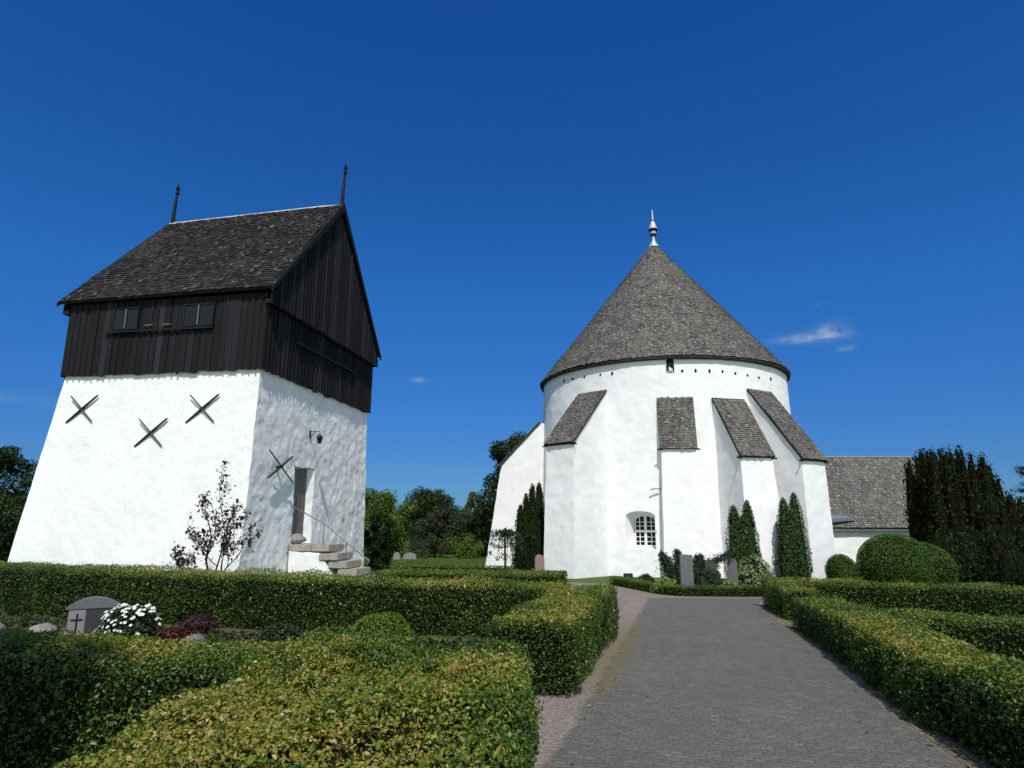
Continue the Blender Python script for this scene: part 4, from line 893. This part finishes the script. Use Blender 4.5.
# inside the left grave plot
def gravestone_arched():
    r = thing('gravestone', 'arched grey gravestone with black cross and dark plaque before the long hedge', 'gravestone', gz(-7.2, 11.5), .45)
    r.scale = (.70, .8, .74)
    mb = MB(); mb.box2((-.62, -.17, -.05), (.62, .17, .06)); mb.box2((-.50, -.11, .055), (.50, .11, .60))
    k = np.linspace(-.56, .56, 17); zt = .60+.24*(1-(k/.62)**2)
    for i in range(16): mb.hexa(np.array([(k[i], -.14, .602), (k[i+1], -.14, .602), (k[i+1], .14, .602), (k[i], .14, .602), (k[i], -.14, zt[i]), (k[i+1], -.14, zt[i+1]), (k[i+1], .14, zt[i+1]), (k[i], .14, zt[i])]))
    mb.build('stone', M['granite'], r)
    mb = MB(); mb.box2((-.475, -.125, .07), (-.14, -.106, .585)); p = mb.build('side_panel', M['granite_light'], r)
    mb = MB(); mb.box2((-.325, -.135, .10), (-.285, -.12, .50)); mb.box2((-.43, -.134, .345), (-.18, -.121, .385)); mb.build('cross', M['iron'], p)
    mb = MB(); mb.box2((-.12, -.124, .07), (.48, -.106, .585)); mb.build('plaque', M['granite_dark'], r)
    return r
gravestone_arched()
def daisies(name, label, loc, rad, nf, seed):
    r = shrub(name, label, 'flowers', loc, rad, 1500, .06, 'juniper_leaf', seed, .2, .3)
    rs = rng(seed+1); P, N = blob_points(rs, nf, (rad[0]*1.08, rad[1]*1.08, rad[2]*1.12), .2, seed, .05, -.1); P = P+np.array([0, 0, rad[2]*.55]); mb = MB()
    for p, nn in zip(P, N):
        if p[0] > rs.uniform(-.5, .55) and p[2] < rad[2]*1.25: continue
        nn = nrm(nn+np.array([0, -.3, .7])+rs.normal(0, .25, 3)); a = nrm(np.cross(nn, [0, 0, 1.])+1e-6); b = np.cross(nn, a); m = 9; th = np.arange(m)*2*np.pi/m; s = rs.uniform(.020, .034)
        q = np.stack([p+s*(a*math.cos(x)+b*math.sin(x))*(1 if i % 1 == 0 else .6)+nn*.006 for i, x in enumerate(th)]); mb.add(np.vstack([q, p]), [[i, (i+1) % m, m] for i in range(m)], rs.random(m))
    mb.build('blossoms', M['petal'], r); return r
daisies('daisy_bush', 'clump of white daisies flowering beside the cross gravestone', gz(-6.2, 10.95), (.44, .34, .34), 260, 210)
shrub('red_shrub', 'dark red leaved flowering plant right of the white daisies', 'plant', gz(-5.35, 10.8), (.27, .22, .15), 900, .06, 'red_leaf', 211, .25)
shrub('heather_shrub', 'brownish heather bush in front of the long hedge beside the daisies', 'shrub', gz(-5.45, 11.7), (.30, .22, .20), 2200, .04, 'purple_leaf', 212, .3, core_k=.65)
rock('flat_stone', 'small grey stone lying beside the dark red plant', 'stone', gz(-4.9, 10.4), (.20, .14, .10), 'granite', 213)
rock('field_stone', 'rounded brownish field stone left of the cross gravestone', 'stone', gz(-7.9, 11.3), (.22, .18, .12), 'boulder', 214)
rock('field_stone', 'field stone at the far left edge beyond the low hedge', 'stone', gz(-8.95, 11.4), (.3, .2, .14), 'boulder', 215)
shrub('round_bush', 'bright green clipped ball bush between two hedges with browned base', 'shrub', gz(-1.85, 9.5), (.50, .50, .46), 9500, .030, 'ball_leaf', 216, .06, .4, .35, None, .12, zc=.16, core_k=.92)
shrub('mound_bush', 'low dark green mound bush left of the clipped ball bush', 'shrub', gz(-3.4, 9.8), (.38, .34, .27), 1600, .035, 'juniper_leaf', 217, .12)
shrub('grey_leaf_plant', 'low blue green plant at the foot of the clipped ball bush', 'plant', gz(-2.75, 9.2), (.3, .25, .16), 300, .10, 'vari_leaf', 218, .3)

# planting by the church
def pair(x, y, h, r, seed, label, dx=.32):
    spires('thuja', label, 'conifer', gz(x, y), [(-dx, 0, r, h*.94, 0), (dx*.7, .05, r, h, 0), (0, -.08, r*1.05, h*.82, 0)], 12000, .07, 'thuja_leaf', seed, 'twin thujas on the church wall', None, .16, .45)
pair(8.62, 24.2, 2.95, .44, 220, 'dark green twin peaked thuja behind the variegated shrub')
pair(10.62, 24.6, 3.25, .46, 221, 'twin peaked thuja standing right of the variegated shrub, nearer the dome bush', .26)
spires('irish_yew', 'dark yew with several thin spires left of the big left buttress', 'conifer', gz(.95, 29.6), [(-.55, 0, .40, 3.0, 0), (-.28, .1, .38, 3.5, 0), (.0, 0, .42, 3.95, 0), (.32, .1, .42, 4.0, 0), (.1, -.25, .5, 2.9, 0), (-.3, -.25, .5, 2.5, 0), (.25, -.3, .5, 3.2, 0)], 18000, .09, 'yew_leaf', 222, None, .1, .35, .42)
rs = rng(223); ws = thing('weeping_tree', 'small weeping standard tree with thin trunk left of the spired yew', 'tree', gz(-.25, 24.6)); wd = MB(); lf = MB()
wd.tube([(0, 0, -.1), (.02, 0, .7), (0, 0, 1.5), (.05, 0, 1.85)], [.045, .04, .035, .02], 7)
for k in range(26):
    a = rs.uniform(0, 6.283); L = rs.uniform(.3, .75); t = np.linspace(0, 1, 6); dz = rs.uniform(.4, 1.3)
    pts = np.stack([np.cos(a)*L*np.sqrt(t), np.sin(a)*L*np.sqrt(t), 1.75+.15*np.sin(t*2)-dz*t**2], -1); wd.tube(pts, np.linspace(.014, .004, 6), 4)
    m = 75; q = rs.integers(0, 6, m); leaves(lf, pts[q]+rs.normal(0, .05, (m, 3)), rs.normal(0, 1, (m, 3)), .085, rs, .45, .5, .1, None, 0, np.array([0, 0, -1.]))
wd.build('trunk', M['bark_dark'], ws); lf.build('crown', M['dark_leaf'], ws)

def slab(name, label, loc, w, d, h, mat, rz=0, top='flat', base=None, seed=0):
    r = thing(name, label, 'gravestone', loc, rz); mb = MB(); n = 12; k = np.linspace(-w/2, w/2, n+1)
    zt = {'flat': np.full(n+1, h), 'round': h-.5*w+np.sqrt(np.maximum((w/2)**2-k**2, 0))*1.0, 'slant': h-.12*(k/w+.5), 'low': h-.22*(2*k/w)**2*w}[top]
    b0 = .13 if base else -.1
    for i in range(n): mb.hexa(np.array([(k[i], -d/2, b0), (k[i+1], -d/2, b0), (k[i+1], d/2, b0), (k[i], d/2, b0), (k[i]*.97, -d/2*.9, zt[i]), (k[i+1]*.97, -d/2*.9, zt[i+1]), (k[i+1]*.97, d/2*.9, zt[i+1]), (k[i]*.97, d/2*.9, zt[i])]))
    mb.build('stone', M[mat], r)
    if base: mb = MB(); mb.box2((-w*.68, -d*.9, -.1), (w*.68, d*.9, .127)); mb.build('plinth', M[mat], r)
    return r
slab('gravestone', 'tallest gravestone of the church bed, grey slab on a plinth', gz(5.12, 19.3), .37, .2, 1.12, 'granite', -.05, 'flat', True)
slab('gravestone', 'dark slanted gravestone half hidden in the juniper', gz(5.95, 19.75), .42, .2, .98, 'granite_dark', .25, 'slant')
slab('gravestone', 'round topped grey gravestone before the twin peaked thuja', gz(6.85, 20.4), .30, .22, .98, 'granite', -.35, 'round')
slab('gravestone', 'reddish gravestone pillar between the spired yew and the left buttress', gz(1.05, 24.7), .36, .3, .95, 'granite_red', .1, 'round', True)
slab('gravestone', 'pale small gravestone beyond the lawn, left of the pair under the far trees', gz(-7.7, 44), .45, .2, .5, 'granite_light', .2, 'round')
slab('gravestone', 'broad pale gravestone beyond the lawn, right of the pair under the far trees', gz(-6.9, 44.5), .9, .2, .45, 'granite_light', -.1, 'low')
# juniper with spreading arms
rs = rng(230); jp = thing('juniper', 'dark spreading juniper behind the tallest gravestone with an arm reaching right', 'shrub', gz(5.35, 20.3)); wd = MB(); lf = MB()
arms = [((0, 0, 0), (-.5, 0, .75), (-.72, 0, 1.12)), ((0, 0, 0), (.3, 0, .6), (1.45, -.1, 1.16)), ((0, 0, 0), (.05, .1, .7), (-.2, .2, 1.2)), ((0, 0, 0), (.4, 0, .4), (.75, -.1, .7)), ((0, 0, 0), (-.3, -.1, .4), (-.6, 0, .7)), ((.1, 0, 0), (.7, .1, .3), (1.0, .1, .55)), ((0, 0, 0), (.4, .1, .8), (.5, 0, 1.05))]
for a in arms:
    t = np.linspace(0, 1, 8)[:, None]; A, B, C = (np.array(p, float) for p in a); pts = (1-t)**2*A+2*t*(1-t)*B+t*t*C; wd.tube(pts, np.linspace(.05, .012, 8), 5)
    m = 2300; q = rs.random(m)*.85+.15; i = q*6.99; P = pts[i.astype(int)]*(1-(i % 1))[:, None]+pts[i.astype(int)+1]*(i % 1)[:, None]
    P = P+rs.normal(0, 1, (m, 3))*(.22*(1.15-q))[:, None]*np.array([1, 1, .9])
    leaves(lf, P, rs.normal(0, 1, (m, 3))+np.array([0, 0, .6]), .085, rs, .35, .4, .1, None, 0, np.broadcast_to(C-A, (m, 3)))
wd.build('stem', M['bark_dark'], jp); lf.build('foliage', M['juniper_leaf'], jp)
shrub('juniper', 'dense dark juniper mound round the slanted gravestone', 'shrub', gz(5.85, 19.65), (.46, .3, .50), 2600, .08, 'juniper_leaf', 231, .3, .35)
shrub('hosta', 'pale green leafy clump left of the tallest gravestone', 'plant', gz(4.62, 19.75), (.42, .3, .28), 420, .13, 'bright_leaf', 232, .25)
shrub('hosta', 'pale green clump with white blossom before the round topped gravestone', 'plant', gz(6.35, 19.35), (.36, .26, .24), 380, .11, 'bright_leaf', 233, .25)
shrub('variegated_shrub', 'pale variegated round shrub beside the short hedge block', 'shrub', gz(7.55, 20.6), (.58, .5, .62), 2400, .085, 'vari_leaf', 234, .25)
shrub('small_shrub', 'small dark green shrub at the foot of the central buttress', 'shrub', gz(4.55, 22.4), (.3, .3, .26), 600, .06, 'dark_leaf', 235, .2)
fl = thing('flood_lamp', 'small dark floodlight box on the ground by the church wall', 'floodlight', gz(4.0, 22.6), .1)
mb = MB(); mb.box2((-.14, -.09, .12), (.14, .09, .40)); mb.build('housing', M['iron'], fl); mb = MB(); mb.box2((-.11, .092, .15), (.11, .10, .37)); mb.build('pane', M['glass'], fl)
mb = MB(); mb.tube([(0, 0, -.05), (0, 0, .14)], .03, 6); mb.build('post', M['iron'], fl)
# clipped domes and yews on the right
shrub('dome_bush', 'large clipped dome bush before the choir wall', 'shrub', gz(13.75, 23.6), (1.26, 1.2, 1.14), 26000, .055, 'bush_leaf', 240, .035, .4, .5, core_k=.93)
shrub('dome_bush', 'clipped bush sloping behind the right side of the large dome bush', 'shrub', gz(14.85, 23.8), (1.05, 1.1, .95), 15000, .055, 'bush_leaf', 241, .04, .4, .5, core_k=.93)
shrub('dome_bush', 'small clipped ball bush left of the large dome bush', 'shrub', gz(12.05, 24.0), (.56, .6, .66), 7000, .05, 'bush_leaf', 242, .04, .4, .5, core_k=.93)
def plumes(rs, n, wx, wy, h, r, prof):
    out = []
    for i in range(n):
        x = rs.uniform(-wx, wx); y = rs.uniform(-wy, wy); k = prof(x/wx); out.append((x, y, r*rs.uniform(.8, 1.2), h*k*rs.uniform(.70, 1.0), rs.uniform(0, h*.05)))
    return out
rs = rng(250)
spires('dark_yew', 'tallest dark many spired yew at the end of the choir wing', 'conifer', gz(20.45, 29.5), plumes(rs, 110, 1.55, 1.2, 5.75, .36, lambda t: .98+.02*t if t < 0 else .99-.26*t**1.3), 52000, .12, 'yew_leaf', 251, None, .22, .5, .5, .2, .075)
spires('dark_yew', 'broad shadowed yew right of the tallest many spired yew', 'conifer', gz(22.3, 28.0), plumes(rs, 40, 2.0, 1.2, 3.7, .55, lambda t: .92-.06*t), 20000, .12, 'yew_leaf', 252, None, .10, .5, .5, .2, .09)
spires('dark_yew', 'yew at the right picture edge with uneven spires', 'conifer', gz(23.3, 26.2), plumes(rs, 40, 1.8, 1.2, 3.5, .5, lambda t: .9+.1*t), 20000, .12, 'yew_leaf', 253, None, .2, .5, .5, .2, .09)
spires('dark_yew', 'low dark yew mass behind the sloping dome bush', 'conifer', gz(18.3, 25.6), plumes(rs, 40, 1.9, 1.0, 2.3, .55, lambda t: .85+.1*t), 16000, .11, 'yew_leaf', 254, None, .08, .4, .5, .2, .08)
spires('dark_yew', 'lowest row of dark yew foliage along the far right hedge', 'conifer', gz(20.2, 22.3), plumes(rs, 60, 3.3, .5, 1.75, .5, lambda t: .85+.1*t), 15000, .10, 'yew_leaf', 255, None, .08, .35, .4)
# pine whose branch tip shows at the right edge
rs = rng(260); pn = thing('pine_tree', 'pine leaning in from the right edge above the dark yews', 'tree', gz(25.5, 30.5)); wd = MB(); lf = MB()
wd.tube([(0, 0, -.2), (.1, 0, 2.5), (0, .1, 6.5)], [.2, .15, .05], 8)
for k in range(44):
    z = rs.uniform(1.2, 6.3); a = rs.uniform(0, 6.283); L = (2.7*(1.1-z/7))*rs.uniform(.7, 1.1); tip = np.array([np.cos(a)*L, np.sin(a)*L, z+.25]); pts = np.array([(0, 0, z), tip*.5+np.array([0, 0, z*.5-.12]), tip]); wd.tube(pts, [.04, .025, .01], 5)
    m = 240; q = rs.uniform(.3, 1, m)[:, None]; P = np.array([0, 0, z])*(1-q)+tip*q+rs.normal(0, .14, (m, 3))*np.array([1, 1, .5]); leaves(lf, P, rs.normal(0, 1, (m, 3)), .17, rs, .16, .5, .05, None, 0, np.broadcast_to(tip-np.array([0, 0, z])+np.array([0, 0, .8]), (m, 3)))
wd.build('trunk', M['bark'], pn); lf.build('crown', M['yew_leaf'], pn)

# trees in the gap between tower and church, and beyond
broad_tree('background_tree', 'light green leafy tree just right of the tower beyond the lawn', gz(-9.5, 48), 4.7, 3.0, 34, 20000, .15, 'green_leaf', 301, .08)
broad_tree('background_tree', 'dark domed evergreen tree standing tallest in the gap beyond the lawn', gz(-7.4, 60), 5.3, 3.4, 44, 26000, .17, 'dark_leaf', 302, .1)
broad_tree('background_tree', 'brownish dark shrubby tree under the dark domed evergreen', gz(-5.2, 52), 3.6, 2.5, 26, 14000, .15, 'olive_leaf', 303, .05)
broad_tree('background_tree', 'pale feathery tree between the dark evergreen and the church', gz(-3.7, 64), 5.3, 1.7, 26, 9000, .15, 'pale_leaf', 304, .2, conic=.6)
broad_tree('background_tree', 'dark green tree beside the left church wall under the pale feathery tree', gz(-2.3, 50), 3.5, 2.0, 26, 14000, .14, 'dark_leaf', 305, .03)
broad_tree('background_tree', 'black shadowed holly bush against the right corner of the tower', gz(-6.3, 31), 2.6, 1.05, 18, 7000, .10, 'yew_leaf', 306, .02)
broad_tree('background_tree', 'bright green low shrub at the far side of the lawn', gz(-3.2, 46), 1.5, 1.7, 12, 3000, .13, 'green_leaf', 307, .0)
broad_tree('background_tree', 'green shrub in shade at the back of the lawn left of the bright green one', gz(-5.8, 46.5), 1.5, 1.9, 12, 3000, .13, 'olive_leaf', 313, .0)
broad_tree('background_tree', 'tall dark tree rising behind the leftmost church buttress', gz(.35, 47), 9.0, 3.3, 50, 24000, .19, 'dark_leaf', 308, .1)
broad_tree('pine_tree', 'dark tree nearest the left edge beside the tower', gz(-33.5, 41), 7.4, 3.4, 42, 22000, .18, 'dark_leaf', 309, .1)
broad_tree('pine_tree', 'dark olive tree half hidden behind the left side of the tower', gz(-29.3, 42), 6.9, 2.8, 36, 16000, .18, 'olive_leaf', 310, .1)
broad_tree('pine_tree', 'low dark tree between hedge and tower at the left edge', gz(-27, 34), 3.8, 2.6, 26, 12000, .15, 'dark_leaf', 311, .03)
# the tree behind the viewer that shades the near hedge
broad_tree('shade_tree', 'broad leafy tree behind the viewer shading the left end of the low hedge', (-4.75, -1.3, .1), 11.2, 2.4, 22, 10000, .22, 'green_leaf', 312, .62, trunk_r=.2)

# far wood: one mass nobody could count
rs = rng(400); mb = MB()
for k in range(240):
    a = R(-72+144*k/239)+rs.normal(0, .01); d = rs.uniform(110, 170); r = rs.uniform(2.5, 5.5); c = np.array([math.sin(a)*d, math.cos(a)*d, -1.1+r*.45])
    P, N = blob_points(rs, 170, (r*1.5, r*1.5, r*.62), .3, k, .3, -.4); leaves(mb, P+c, N+np.array([0, 0, .4]), .95, rs, .7, .6, .12, None, 0, None, np.clip(rs.beta(2, 2.3, len(P))+rs.normal(0, .15), 0, 1))
fw = mb.build('far_wood', M['dark_leaf']); struct(fw, 'stuff')
# ground cover between the graves
rs = rng(405); mb = MB(); n = 26000; x = rs.uniform(-12, .5, n); y = 6+rs.random(n)*9; k = (y < 11.3-.32*np.minimum(x+4, 0)-.1*(x+4)) & (y > 5.9-.14*(x+4)) & (fbm(np.stack([x, y, 0*x], -1)*1.2, 7, 2) > -.6) & (x < np.minimum(-.4, -.4+(y-9)*.25)); x, y = x[k], y[k]
leaves(mb, np.stack([x, y, g(y)+rs.uniform(.01, .10, len(x))], -1), rs.normal(0, .5, (len(x), 3))+np.array([0, 0, 1.]), .09, rs, .5, .5, .12)
struct(mb.build('ground_cover', M['dark_leaf']), 'stuff')
# rough grass on the lawn in view
rs = rng(410); mb = MB()
n = 26000; x = rs.uniform(-11, 4.5, n); y = rs.uniform(18.5, 33, n)**1.0
k = ~((y > 26.5) & (x > 0)) & (x < 1.2+.0*y) ; x, y = x[k], y[k]
P = np.stack([x, y, g(y)+.035], -1); leaves(mb, P, rs.normal(0, 1, (len(x), 3))*np.array([1, 1, .15]), .13, rs, .12, .2, .05, None, 0, np.array([0, 0, 1.]))
n = 42000; y = rs.uniform(2, 14.5, n); x = np.interp(y, [2, 5.3, 9.5, 13.4, 16], [4.3, 4.5, 5.5, 6.3, 7])+rs.random(n)**1.2*9
leaves(mb, np.stack([x, y, g(y)+.022], -1), rs.normal(0, 1, (n, 3))*np.array([1, 1, .15]), .085, rs, .12, .2, .05, None, 0, np.array([0, 0, 1.]))
n = 14000; x = rs.uniform(-12, 6, n); y = rs.uniform(30, 46, n); k = ~((y > 26.5) & (x > -1.5)); x, y = x[k], y[k]
leaves(mb, np.stack([x, y, g(y)+.03], -1), rs.normal(0, 1, (len(x), 3))*np.array([1, 1, .15]), .14, rs, .14, .2, .05, None, 0, np.array([0, 0, 1.]))
gr = mb.build('lawn_grass', M['grass']); struct(gr, 'stuff')

# dead leaves blown along the foot of the hedges
rs = rng(420); mb = MB(); n = 150; k = rs.random(n); y = rs.uniform(3.2, 16, n); e = np.abs(rs.normal(0, .22, n))
xl_ = np.interp(y, [5.2, 7.2, 9.4, 11.7, 16], [.16, .72, 1.35, 2.05, 3.0])+e; xr_ = np.interp(y, [1, 5.3, 9.5, 13.4, 16], [3.1, 3.55, 4.7, 5.4, 5.95])-e*1.2
x = np.where(k < .5, xl_, xr_); far = rs.random(n) < .12; x = np.where(far, xl_+(xr_-xl_)*rs.random(n), x)
leaves(mb, np.stack([x, y, g(y)+.022], -1), rs.normal(0, .25, (n, 3))+np.array([0, 0, 1.]), .035, rs, .6, .12, .2, rs.uniform(.7, 1, n), 0, None, None, True)
struct(mb.build('dead_leaves', M['hedge_leaf']), 'stuff')
